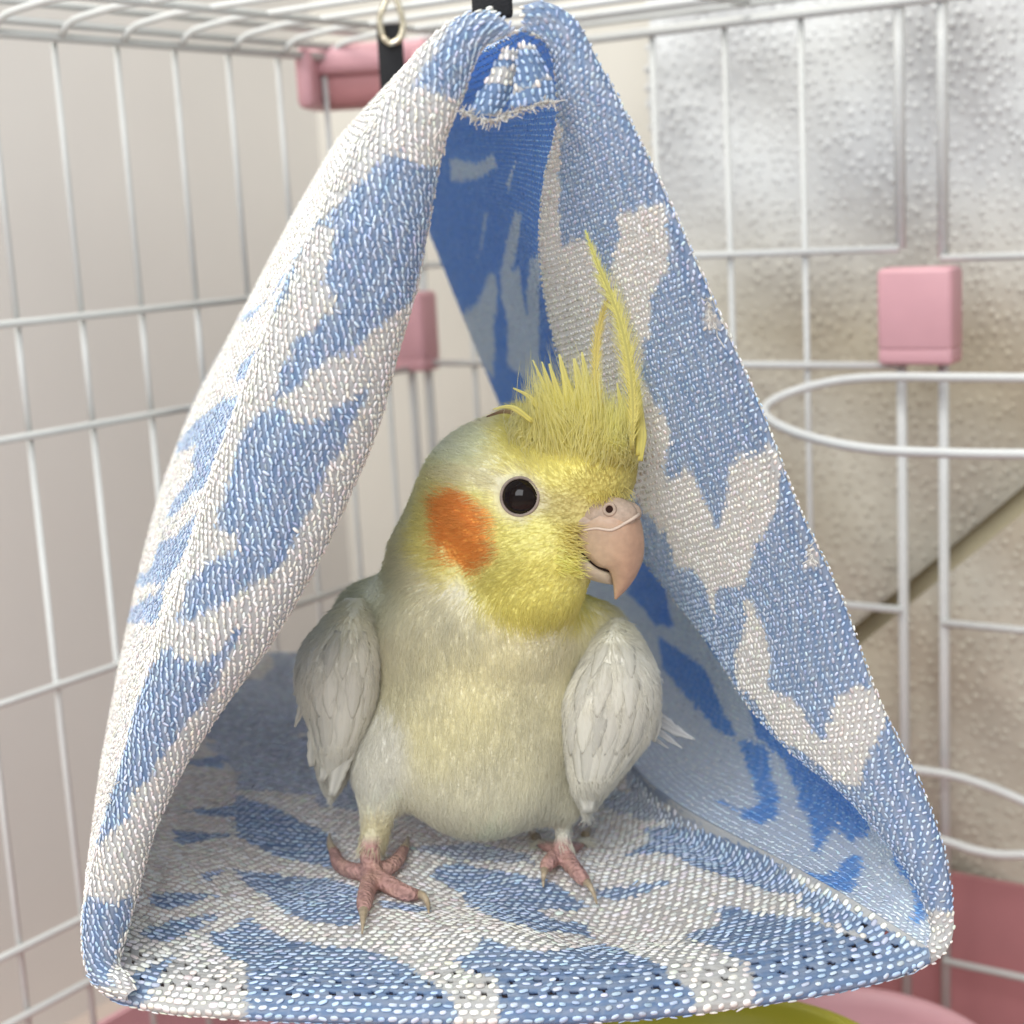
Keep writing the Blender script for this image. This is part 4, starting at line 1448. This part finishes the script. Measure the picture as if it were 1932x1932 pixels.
M_beak = new_mat('horn_beak', (0.56, 0.36, 0.25), 0.42, 0.45, attr='Col', bump=('noise', 900, 0.00012), noise=(500, 0.12))
M_beak.node_tree.nodes['Principled BSDF'].inputs['Subsurface Weight'].default_value = 0.15
M_beak.node_tree.nodes['Principled BSDF'].inputs['Subsurface Radius'].default_value = (0.002, 0.001, 0.0006)
ridge = [(58, 960), (82, 972), (93, 1008), (93, 1048), (82, 1084), (66, 1108), (48, 1125), (39, 1131)]
edge = [(-10, 60, 1002), (-10, 60, 1026), (8, 57, 1046), (32, 48, 1068), (46, 32, 1076), (46, 18, 1100), (41, 7, 1122), (38, 2, 1130)]
nn_ = 48
rg = resample_param(ridge, nn_); eg = resample_param(edge, nn_)
rows = []
for (ra_, ry_), (ea, eb, ey) in zip(rg, eg):
    row = []
    for phi in np.linspace(0, math.pi, 25):
        s, c = math.sin(phi) ** 0.85, math.cos(phi)
        row.append(HB(ea + (ra_ - ea) * s, eb * np.sign(c) * abs(c) ** 0.9, ey + (ry_ - ey) * s))
    for f in np.linspace(0, 1, 7)[1:-1]:
        row.append(HB(ea + 4, eb * (2 * f - 1) * 0.9, ey + 1))
    rows.append(row)
Gb = np.array(rows)
tcol = np.linspace(0, 1, nn_)[:, None, None]
cb = np.array([0.43, 0.33, 0.22]) * (1 - tcol) + np.array([0.52, 0.35, 0.20]) * tcol
ph_ = np.concatenate([np.sin(np.linspace(0, math.pi, 25)), np.zeros(5)])[None, :, None]
cb = cb * (1 - 0.6 * ph_) + np.array([0.53, 0.30, 0.21]) * 0.6 * ph_
F = [tuple(f) for f in grid_faces(nn_, Gb.shape[1], True)]
F.append(tuple(range(nn_ * Gb.shape[1] - Gb.shape[1], nn_ * Gb.shape[1])))
beak = mesh_obj('upper_beak', Gb.reshape(-1, 3), F, M_beak, bird, col=np.broadcast_to(cb, Gb.shape).reshape(-1, 3))
# lower mandible: a scoop
rows = []
for t in np.linspace(0, 1, 20):
    a_top = -22 + 64 * t; py_top = 1031.5 + 50 * t
    half = 59 * (1 - 0.52 * t ** 2.5)
    drop = 56 * (1 - 0.50 * t ** 1.6)
    row = []
    for phi in np.linspace(0, math.pi, 18):
        row.append(HB(a_top - 6 * math.sin(phi), half * math.cos(phi), py_top + drop * math.sin(phi) ** 0.8 * (1 - 0.2 * t)))
    rows.append(row)
Gl = np.array(rows)
F = [tuple(f) for f in grid_faces(20, 18)]
F.append(tuple(range(19 * 18, 20 * 18)))
F += [(i * 18, (i + 1) * 18, (i + 1) * 18 + 17, i * 18 + 17) for i in range(19)]
mesh_obj('lower_beak', Gl.reshape(-1, 3), F, M_beak, bird, col=np.tile(np.array([0.50, 0.41, 0.29]), (360, 1)))
gap = catmull([HB(-14, 58, 1027), HB(6, 56, 1047), HB(30, 47, 1069), HB(46, 30, 1078)], 24)
v, f = tube(gap, np.linspace(2.6, 1.6, 24) * KB, 8)
mesh_obj('mouth_line', v, f, new_mat('dark_mouth', (0.02, 0.012, 0.01), 0.9, 0.05), bird)
M_cere = new_mat('cere_skin', (0.44, 0.33, 0.25), 0.55, 0.35, bump=('noise', 1600, 0.0002), noise=(800, 0.2))
cp = HB(44, 24, 968)
cn = unit(HB(52, 60, 966) - HB(30, 0, 970))
def oriented(c, n, up, r, sub=3):
    V, F = ico((0, 0, 0), r, sub=sub)
    n = unit(n); x = unit(np.cross(up, n)); z = np.cross(n, x)
    return V @ np.array([x, n, z]) + c, F


cparts = [oriented(HB(38, 22, 970), cn, UPV, (56 * KB, 24 * KB, 34 * KB)), oriented(HB(4, 42, 988), cn, UPV, (34 * KB, 15 * KB, 20 * KB)),
          oriented(HB(62, -6, 968), cn, UPV, (28 * KB, 18 * KB, 22 * KB))]
V, F = join(cparts)
cere = mesh_obj('cere', V, F, M_cere, bird)
# raised pale rim between cere and beak, nostril
btree = BVHTree.FromPolygons([tuple(q) for q in np.vstack([V, Gb.reshape(-1, 3)])], [tuple(int(i) for i in q) for q in F] + [tuple(int(i) + len(V) for i in q) for q in grid_faces(nn_, Gb.shape[1], True)])
rim = []
for x_, y_ in ((1096, 1002), (1110, 999), (1125, 997), (1140, 999), (1153, 1000), (1166, 995), (1178, 988), (1190, 981), (1199, 975), (1205, 970)):
    h = btree.ray_cast(Vector(CAM), Vector(ray(x_, y_)).normalized())
    if h[0] is not None:
        rim.append(np.array(h[0]) + unit(CAM - np.array(h[0])) * 0.00012)
rim = catmull(rim, 40)
v, f = tube(rim, np.linspace(2.0, 3.4, 40) * KB, 8)
mesh_obj('cere_rim', v, f, new_mat('pale_rim', (0.60, 0.48, 0.38), 0.5, 0.4), cere)
ctree = BVHTree.FromPolygons([tuple(q) for q in V], F)
hit = ctree.ray_cast(Vector(CAM), Vector(ray(1150, 961)).normalized())
npnt, nnrm = (np.array(hit[0]), np.array(hit[1])) if hit[0] is not None else (HB(45, 44, 961), cn)
v, f = ring_mesh(npnt, nnrm, 10 * KB, 3.6 * KB, 24, 8)
mesh_obj('nostril_rim', v, f, M_cere, cere)
v, f = oriented(npnt, nnrm, UPV, (9.5 * KB, 2.2 * KB, 10.5 * KB), 2)
mesh_obj('nostril', v, f, new_mat('nostril_dark', (0.03, 0.015, 0.012), 0.9, 0.05), cere)

# ---- claws
M_claw = new_mat('claw_horn', (0.46, 0.36, 0.24), 0.35, 0.5, noise=(900, 0.25))
for q in TOES:
    c_ = catmull(q, 14)
    v, f = tube(c_, np.linspace(10.5, 1.6, 14) * kt, 10)
    mesh_obj('claw', v, f, M_claw, bird)

# ---- crest
M_feather = new_mat('feather_vane', rough=0.6, spec=0.25, attr='Col', bump=('weave', 700, 0.000022))
add_translucency(M_feather, 0.35)


def vane(name, path, width, col0, col1, parent, n=26, facing=None, cup=0.25, shaft=True, mat=None):
    "one feather: tapering vane with a slight keel along its shaft"
    c = catmull(path, n)
    t = unit(np.gradient(c, axis=0))
    fv = unit((CAM - c)) if facing is None else np.broadcast_to(facing, c.shape)
    sd = unit(np.cross(t, fv)); nn2 = np.cross(sd, t)
    s = np.linspace(0, 1, n)
    w = np.interp(s, np.linspace(0, 1, len(width)), width)
    xs = np.array([-1, -0.55, -0.08, 0.08, 0.55, 1.0])
    zs = np.array([-cup, -cup * 0.4, 0.10, 0.10, -cup * 0.4, -cup])
    jag = 1 + 0.10 * np.sin(s * 70)[:, None] * np.abs(xs)[None]
    G = c[:, None] + sd[:, None] * (w[:, None] * xs[None] * jag)[:, :, None] + nn2[:, None] * (w[:, None] * zs[None])[:, :, None]
    col = np.array(col0) * (1 - s[:, None, None]) + np.array(col1) * s[:, None, None]
    col = np.broadcast_to(col, (n, 6, 3)).copy()
    if shaft:
        col[:, 2:4] *= 0.8
    uv = np.stack(np.broadcast_arrays(s[:, None] * 0.03, xs[None] * 0.004), axis=-1).reshape(-1, 2)
    o = mesh_obj(name, G.reshape(-1, 3), grid_faces(n, 6), mat or M_feather, parent, col=col.reshape(-1, 3), uv=uv)
    md = o.modifiers.new('t', 'SOLIDIFY'); md.thickness = 0.00008
    return o


YEL0, YEL1 = (0.86, 0.78, 0.22), (0.86, 0.80, 0.32)
YB = .347


def pp(pts, Y0=.351, Y1=None):
    Y1 = Y0 if Y1 is None else Y1
    return [P(x, y, Y0 + (Y1 - Y0) * i / (len(pts) - 1)) for i, (x, y) in enumerate(pts)]


def plume(path, half, col0, col1, seed):
    "long crest plume: slim vane edged with loose barbs"
    f = vane('crest_feather', path, np.array(half) * 0.42 * KB, col0, col1, bird)
    r = np.random.default_rng(seed)
    n = 420
    c = catmull(path, 200)
    t = unit(np.gradient(c, axis=0)); sd = unit(np.cross(t, unit(CAM - c)))
    k = np.sort(r.integers(8, 196, n))
    s_ = k / 199.0
    w_ = np.interp(s_, np.linspace(0, 1, len(half)), half) * KB
    sg = r.choice([-1, 1], n)[:, None]
    L = (w_ * r.uniform(0.8, 1.5, n))[:, None]
    p0 = c[k]
    nn3 = unit(CAM - p0)
    a_ = sg * sd[k] * L * 0.45 + t[k] * L * 0.45
    b_ = sg * sd[k] * L * 0.95 + t[k] * L * 1.6 + nn3 * r.normal(0, 0.0002, (n, 1))
    q = np.stack([p0, p0 + a_ * .6, p0 + a_ + t[k] * L * .3, p0 + b_], axis=1)
    cc = (np.array(col0)[None] * (1 - s_[:, None]) + np.array(col1)[None] * s_[:, None]) * r.uniform(0.9, 1.15, (n, 1))
    strands('barbs', q, np.array([1.0, 1.0, 0.8, 0.2])[None] * np.full((n, 1), 0.000075), np.clip(cc, 0, .95), f)


plume(pp([(1142, 850), (1128, 770), (1124, 700), (1128, 630), (1150, 555)], .346), [8, 11, 11, 9, 4], (0.84, 0.75, 0.25), (0.66, 0.56, 0.20), 81)
plume(pp([(1192, 850), (1194, 760), (1186, 680), (1168, 600), (1145, 540), (1124, 490), (1104, 434)], .3465, .334), [10, 16, 20, 18, 15, 9, 3], (0.80, 0.72, 0.24), (0.78, 0.78, 0.30), 82)
for pth, wd in (([(1055, 810), (1032, 740), (1005, 679)], (5, 5, 1)), ([(1050, 800), (1040, 740), (1022, 682)], (6, 7, 1)), ([(1066, 810), (1052, 740), (1036, 686)], (7, 8, 1.5)),
                ([(1085, 820), (1072, 740), (1055, 668)], (8, 11, 1.5)), ([(1105, 825), (1096, 740), (1083, 676)], (8, 12, 2)), ([(1118, 830), (1110, 740), (1098, 664)], (8, 10, 1.5)),
                ([(1180, 850), (1174, 780), (1164, 722)], (6, 8, 1)), ([(1205, 860), (1208, 790), (1204, 716)], (6, 8, 1.2)), ([(1208, 870), (1214, 820), (1211, 764)], (5, 6, 1)),
                ([(1030, 790), (1000, 750), (968, 732)], (5, 5, 1.2)), ([(1005, 795), (965, 768), (930, 772)], (5, 5, 1.0))):
    vane('crest_feather', pp(pth, .3475), np.array(wd) * KB, YEL0, YEL1, bird, n=14)
vane('crest_feather', pp([(985, 790), (955, 776), (918, 786)], .358), np.array([4, 4, 1.2]) * KB, (0.55, 0.42, 0.22), (0.20, 0.11, 0.08), bird, n=12)['label'] = 'brown tipped stray feather at the back of the crest'

GUIDES = [[(955, 815), (925, 795), (898, 790)], [(985, 815), (965, 782), (945, 768)], [(1005, 815), (985, 770), (972, 740)], [(1030, 825), (1015, 760), (1003, 705)],
          [(1060, 835), (1047, 755), (1040, 694)], [(1090, 840), (1082, 755), (1074, 672)], [(1118, 842), (1112, 755), (1104, 668)], [(1142, 846), (1138, 770), (1132, 690)],
          [(1165, 850), (1164, 795), (1158, 745)], [(1188, 855), (1190, 785), (1184, 715)], [(1206, 862), (1212, 800), (1208, 725)]]
rr_ = np.random.default_rng(33)
pts = []
N = 5200
Gd = np.array(GUIDES, float)
NC = 60
gc = rr_.uniform(1.2, len(GUIDES) - 1.001, NC)
csc = rr_.uniform(0.40, 1.15, NC)
cdep = rr_.uniform(-0.006, 0.005, NC)
cs = rr_.normal(0, 9, (NC, 2))
for k in range(N):
    c_ = rr_.integers(NC)
    i = int(gc[c_]); f = gc[c_] - i
    g = Gd[i] * (1 - f) + Gd[i + 1] * f
    low = abs(rr_.normal(0, 14))
    sc = csc[c_] * (rr_.uniform(0.45, 1.0) if rr_.uniform() < 0.8 else rr_.uniform(0.9, 1.2)) * max(0.2, 1 - low / 80)
    root = g[0] + np.array([rr_.normal(0, 22), low])
    root[0] = min(max(root[0], 960), 1206)
    hit, nrm = None, None
    for q in range(14):
        h = tree.ray_cast(Vector(CAM), Vector(ray(root[0], root[1])).normalized())
        if h[0] is not None:
            hit, nrm = np.array(h[0]), np.array(h[1])
            break
        root[1] += 9
    if hit is None:
        continue
    mid = root * .75 + g[0] * .25 + (g[1] - g[0]) * sc + rr_.normal(0, 6, 2)
    tip = root * .45 + g[0] * .55 + (g[2] - g[0]) * sc + cs[c_] + rr_.normal(0, 5, 2)
    Y0_ = hit[1]
    Yt = .3520 - 0.006 * smooth01(np.array([root[0]]), 950, 1150)[0] + cdep[c_] + rr_.normal(0, .0012)
    Yt = Y0_ * .35 + Yt * .65
    q = [hit - nrm * .0002, P(*(root * .45 + mid * .55), Y0_ * .6 + Yt * .4) + nrm * .0006, P(*(mid * .6 + tip * .4), Yt), P(*tip, Yt + rr_.normal(0, .0006))]
    pts.append(q)
N = len(pts)
pts = np.array(pts)
base = np.array([0.96, 0.92, 0.46])[None] * rr_.uniform(0.9, 1.05, (N, 1)) + np.array([0.0, 0.02, 0.16]) * rr_.uniform(0, 1, (N, 1))
base = base * 0.75 + plumage_color(pts[:, 0]) * 0.25
base = base + np.array([0, 0.01, 0.10]) * (1 - smooth01(proj(pts[:, 0])[:, 0], 930, 1010))[:, None]
strands('crest_down', pts, np.array([0.9, 1.0, 0.7, 0.1])[None] * (0.000062 * rr_.uniform(0.7, 1.4, N))[:, None], np.clip(base, 0, .96), bird, M_crest)

# ---- wings
def wing(name, sections, Y0, depth, label=None):
    "closed wing: horizontal slices (py, px left, px right, Y shift)"
    S_ = np.array(sections, float)
    n_ = 60; k = 36
    s = resample_param(S_, n_)
    G = []
    for py, xl, xr, dy in s:
        cx, hw = (xl + xr) / 2, (xr - xl) / 2
        row = []
        for a in np.linspace(0, 2 * math.pi, k, endpoint=False):
            ca, sa = math.cos(a), math.sin(a)
            row.append(P(cx + hw * np.sign(ca) * abs(ca) ** 0.9, py, Y0 + dy + depth * KB * sa * min(1, hw / 60 + .25)))
        G.append(row)
    G = np.array(G)
    F = [tuple(f) for f in grid_faces(n_, k, True)]
    F.append(tuple(range(k))[::-1]); F.append(tuple(range((n_ - 1) * k, n_ * k)))
    return G, F


def wing_color(p, left):
    q = proj(p)
    x, y = q[:, 0], q[:, 1]
    n1 = vnoise(p, 220, 4); n2 = vnoise(p, 600, 5)
    c = np.tile(np.array([0.82, 0.79, 0.69]), (len(p), 1))
    g = np.clip((1330 - y) / 200, 0, 1) * (np.clip((690 - x) / 110, 0, 1) if left else np.clip((x - 1130) / 120, 0, 1))
    c = c * (1 - 0.55 * g[:, None]) + np.array([0.46, 0.49, 0.50]) * 0.55 * g[:, None]
    top = np.clip((1230 - y) / 90, 0, 1)
    c = c * (1 - 0.4 * top[:, None]) + np.array([0.64, 0.60, 0.32]) * 0.4 * top[:, None]
    st = np.clip(n2 - 0.45, 0, 1) * 0.9
    c = c * (1 - st[:, None] * 0.5)
    return np.clip(c * (1 + 0.07 * n1)[:, None], 0.05, 0.9)


M_wing = new_mat('wing_coverts', rough=0.6, spec=0.25, attr='Col', bump=('noise', 700, 0.0005))
WINGS = [([(1128, 652, 690, .010), (1165, 615, 705, .006), (1210, 578, 714, .002), (1260, 560, 714, 0), (1310, 562, 710, 0), (1370, 582, 694, .001), (1425, 592, 672, .003), (1465, 602, 656, .005), (1494, 614, 638, .006)], .3640, 78, True),
         ([(1165, 1148, 1180, .010), (1205, 1120, 1208, .006), (1260, 1090, 1236, .002), (1320, 1064, 1244, 0), (1380, 1060, 1232, 0), (1430, 1066, 1200, .001), (1480, 1076, 1160, .002), (1515, 1090, 1132, .003), (1532, 1100, 1116, .004)], .3610, 78, False)]
for secs, Y0, dp, left in WINGS:
    G, F = wing('wing', secs, Y0, dp)
    Vw = G.reshape(-1, 3)
    wg = mesh_obj('wing', Vw, F, M_wing, bird, col=wing_color(Vw, left))
    Fq = grid_faces(G.shape[0], G.shape[1], True)
    t1, t2 = np.gradient(G, axis=0), np.roll(G, -1, 1) - np.roll(G, 1, 1)
    nw = unit(np.cross(t2, t1)).reshape(-1, 3)
    cen_ = G.mean(axis=1, keepdims=True)
    sgn = np.sign(((G - cen_).reshape(-1, 3) * nw).sum(1).mean())
    nw = nw * sgn
    sx = -0.15 if left else 0.1
    grow(Vw, Fq, nw, 17000, lambda p: np.ones(len(p), bool), lambda p: np.tile(np.array([sx, 0.05, -1.0]), (len(p), 1)), lambda p: np.full(len(p), 0.0042), lambda p: np.full(len(p), 9.0), 0.00006,
         (lambda lf: (lambda p: wing_color(p, lf)))(left), 'wing_plumage', wg, 40 + left)

# layered wing feathers: (path px, half widths, Y)
WHT, GRY = (0.84, 0.81, 0.72), (0.68, 0.68, 0.64)
LW_F = [([(655, 1240), (612, 1330), (590, 1420), (590, 1446)], (8, 22, 20, 7), .3635), ([(668, 1260), (640, 1360), (615, 1450), (607, 1474)], (8, 22, 20, 7), .3615), ([(680, 1280), (662, 1380), (640, 1455), (626, 1502)], (8, 22, 20, 8), .3600),
        ([(640, 1200), (592, 1280), (568, 1340), (556, 1372)], (8, 18, 14, 2), .3640), ([(645, 1180), (596, 1240), (566, 1290), (554, 1312)], (8, 16, 12, 2), .3660)]
RW_F = [([(1165, 1250), (1200, 1330), (1210, 1390), (1204, 1426)], (8, 22, 20, 4), .3605), ([(1150, 1260), (1165, 1370), (1170, 1440), (1158, 1478)], (8, 22, 20, 4), .3590), ([(1125, 1270), (1110, 1400), (1108, 1490), (1110, 1534)], (8, 24, 26, 12), .3575),
        ([(1140, 1300), (1140, 1420), (1136, 1480), (1128, 1512)], (8, 22, 18, 4), .3580), ([(1180, 1220), (1225, 1300), (1240, 1360), (1234, 1400)], (6, 16, 14, 3), .3640)]
wings = [o for o in bird.children if o.name.startswith('wing')]
for (lst, w_) in ((LW_F, wings[0]), (RW_F, wings[1])):
    for i, (pth, wd, Y) in enumerate(lst):
        vane('wing_feather', pp(pth, Y), np.array(wd) * KB, GRY if i > 2 else WHT, WHT, w_, n=24, cup=0.3)
# rows of coverts lying like tiles on each wing
for wi, (secs, Y0, dp, left) in enumerate(WINGS):
    me_ = wings[wi].data
    wt = BVHTree.FromPolygons([v.co[:] for v in me_.vertices], [tuple(p.vertices) for p in me_.polygons])
    S_ = np.array(secs, float)
    r = np.random.default_rng(70 + wi)
    for row, (py0, L, hw) in enumerate(((1190, 90, 14), (1250, 105, 17), (1310, 115, 18), (1375, 105, 17))):
        xl, xr = np.interp(py0, S_[:, 0], S_[:, 1]), np.interp(py0, S_[:, 0], S_[:, 2])
        nf = max(2, int((xr - xl) / 27))
        for c_ in range(nf):
            f = (c_ + 0.5 + (0.25 if row % 2 else -0.1)) / nf + r.normal(0, 0.03)
            x0_ = xl + 8 + (xr - xl - 16) * np.clip(f, 0.02, 0.98)
            pts_ = []
            for t in (0, 0.35, 0.7, 1.0):
                y_ = py0 + L * t + r.normal(0, 1.5)
                a_, b_ = np.interp(y_, S_[:, 0], S_[:, 1]), np.interp(y_, S_[:, 0], S_[:, 2])
                x_ = a_ + 7 + (b_ - a_ - 14) * np.clip(f, 0.04, 0.96) * (1 - 0.0 * t)
                h = wt.ray_cast(Vector(CAM), Vector(ray(x_, y_)).normalized())
                if h[0] is None:
                    break
                pts_.append((np.array(h[0]), np.array(h[1])))
            if len(pts_) < 4:
                continue
            nm = unit(np.mean([q[1] for q in pts_], axis=0))
            if nm.dot(CAM - pts_[0][0]) < 0:
                nm = -nm
            path = [q[0] + nm * (0.00005 + 0.00035 * t + 0.0001 * (c_ % 2)) for q, t in zip(pts_, (0, .35, .7, 1.0))]
            cc = wing_color(np.array([q[0] for q in pts_[1:2]]), left)[0] * r.uniform(0.93, 1.06)
            vane('covert_feather', path, np.array([hw * .5, hw, hw * 1.05, hw * .8, 1.5]) * KB, cc, np.clip(cc * 1.03, 0, .9), wings[wi], n=14, facing=nm, cup=0.12, shaft=False)
# tips of flight feathers sticking out behind the right wing
for pth, wd in (([(1200, 1345), (1240, 1358), (1275, 1378), (1312, 1396)], (6, 13, 11, 1.5)), ([(1205, 1360), (1240, 1378), (1262, 1394), (1288, 1412)], (5, 8, 6, 1)), ([(1205, 1368), (1230, 1388), (1250, 1404), (1262, 1412)], (4, 5, 4, 1)),
                ([(1200, 1340), (1240, 1350), (1262, 1362), (1285, 1385)], (5, 9, 7, 1))):
    vane('wing_feather', pp(pth, .372), np.array(wd) * KB, (0.70, 0.70, 0.70), (0.80, 0.79, 0.76), wings[1], n=16)

# ---- short bristles of the face lying over the edge of the beak and cere
rb = np.random.default_rng(91)
pts = []
for k in range(420):
    if k % 3:
        x_, y_ = 1072 + rb.normal(0, 14), rb.uniform(985, 1085)
        dv = np.array([1.0, rb.normal(0.25, 0.3)]) * rb.uniform(12, 28)
    else:
        x_ = rb.uniform(1105, 1200); y_ = 940 - 0.10 * (x_ - 1105) + rb.normal(0, 6)
        dv = np.array([rb.normal(0.2, 0.4), 1.0]) * rb.uniform(8, 20)
    h = tree.ray_cast(Vector(CAM), Vector(ray(x_, y_)).normalized())
    if h[0] is None:
        continue
    p0 = np.array(h[0]); n0 = np.array(h[1])
    p2 = P(x_ + dv[0], y_ + dv[1], p0[1]) + unit(CAM - p0) * 0.0016
    pts.append([p0, p0 * .66 + p2 * .34 + n0 * .0005, p0 * .33 + p2 * .67 + n0 * .0006, p2])
pts = np.array(pts)
strands('face_bristles', pts, np.array([0.9, 1.0, 0.7, 0.1])[None] * np.full((len(pts), 1), 0.00007), np.clip(plumage_color(pts[:, 0]) * rb.uniform(1.05, 1.35, (len(pts), 1)), 0, .9), body)
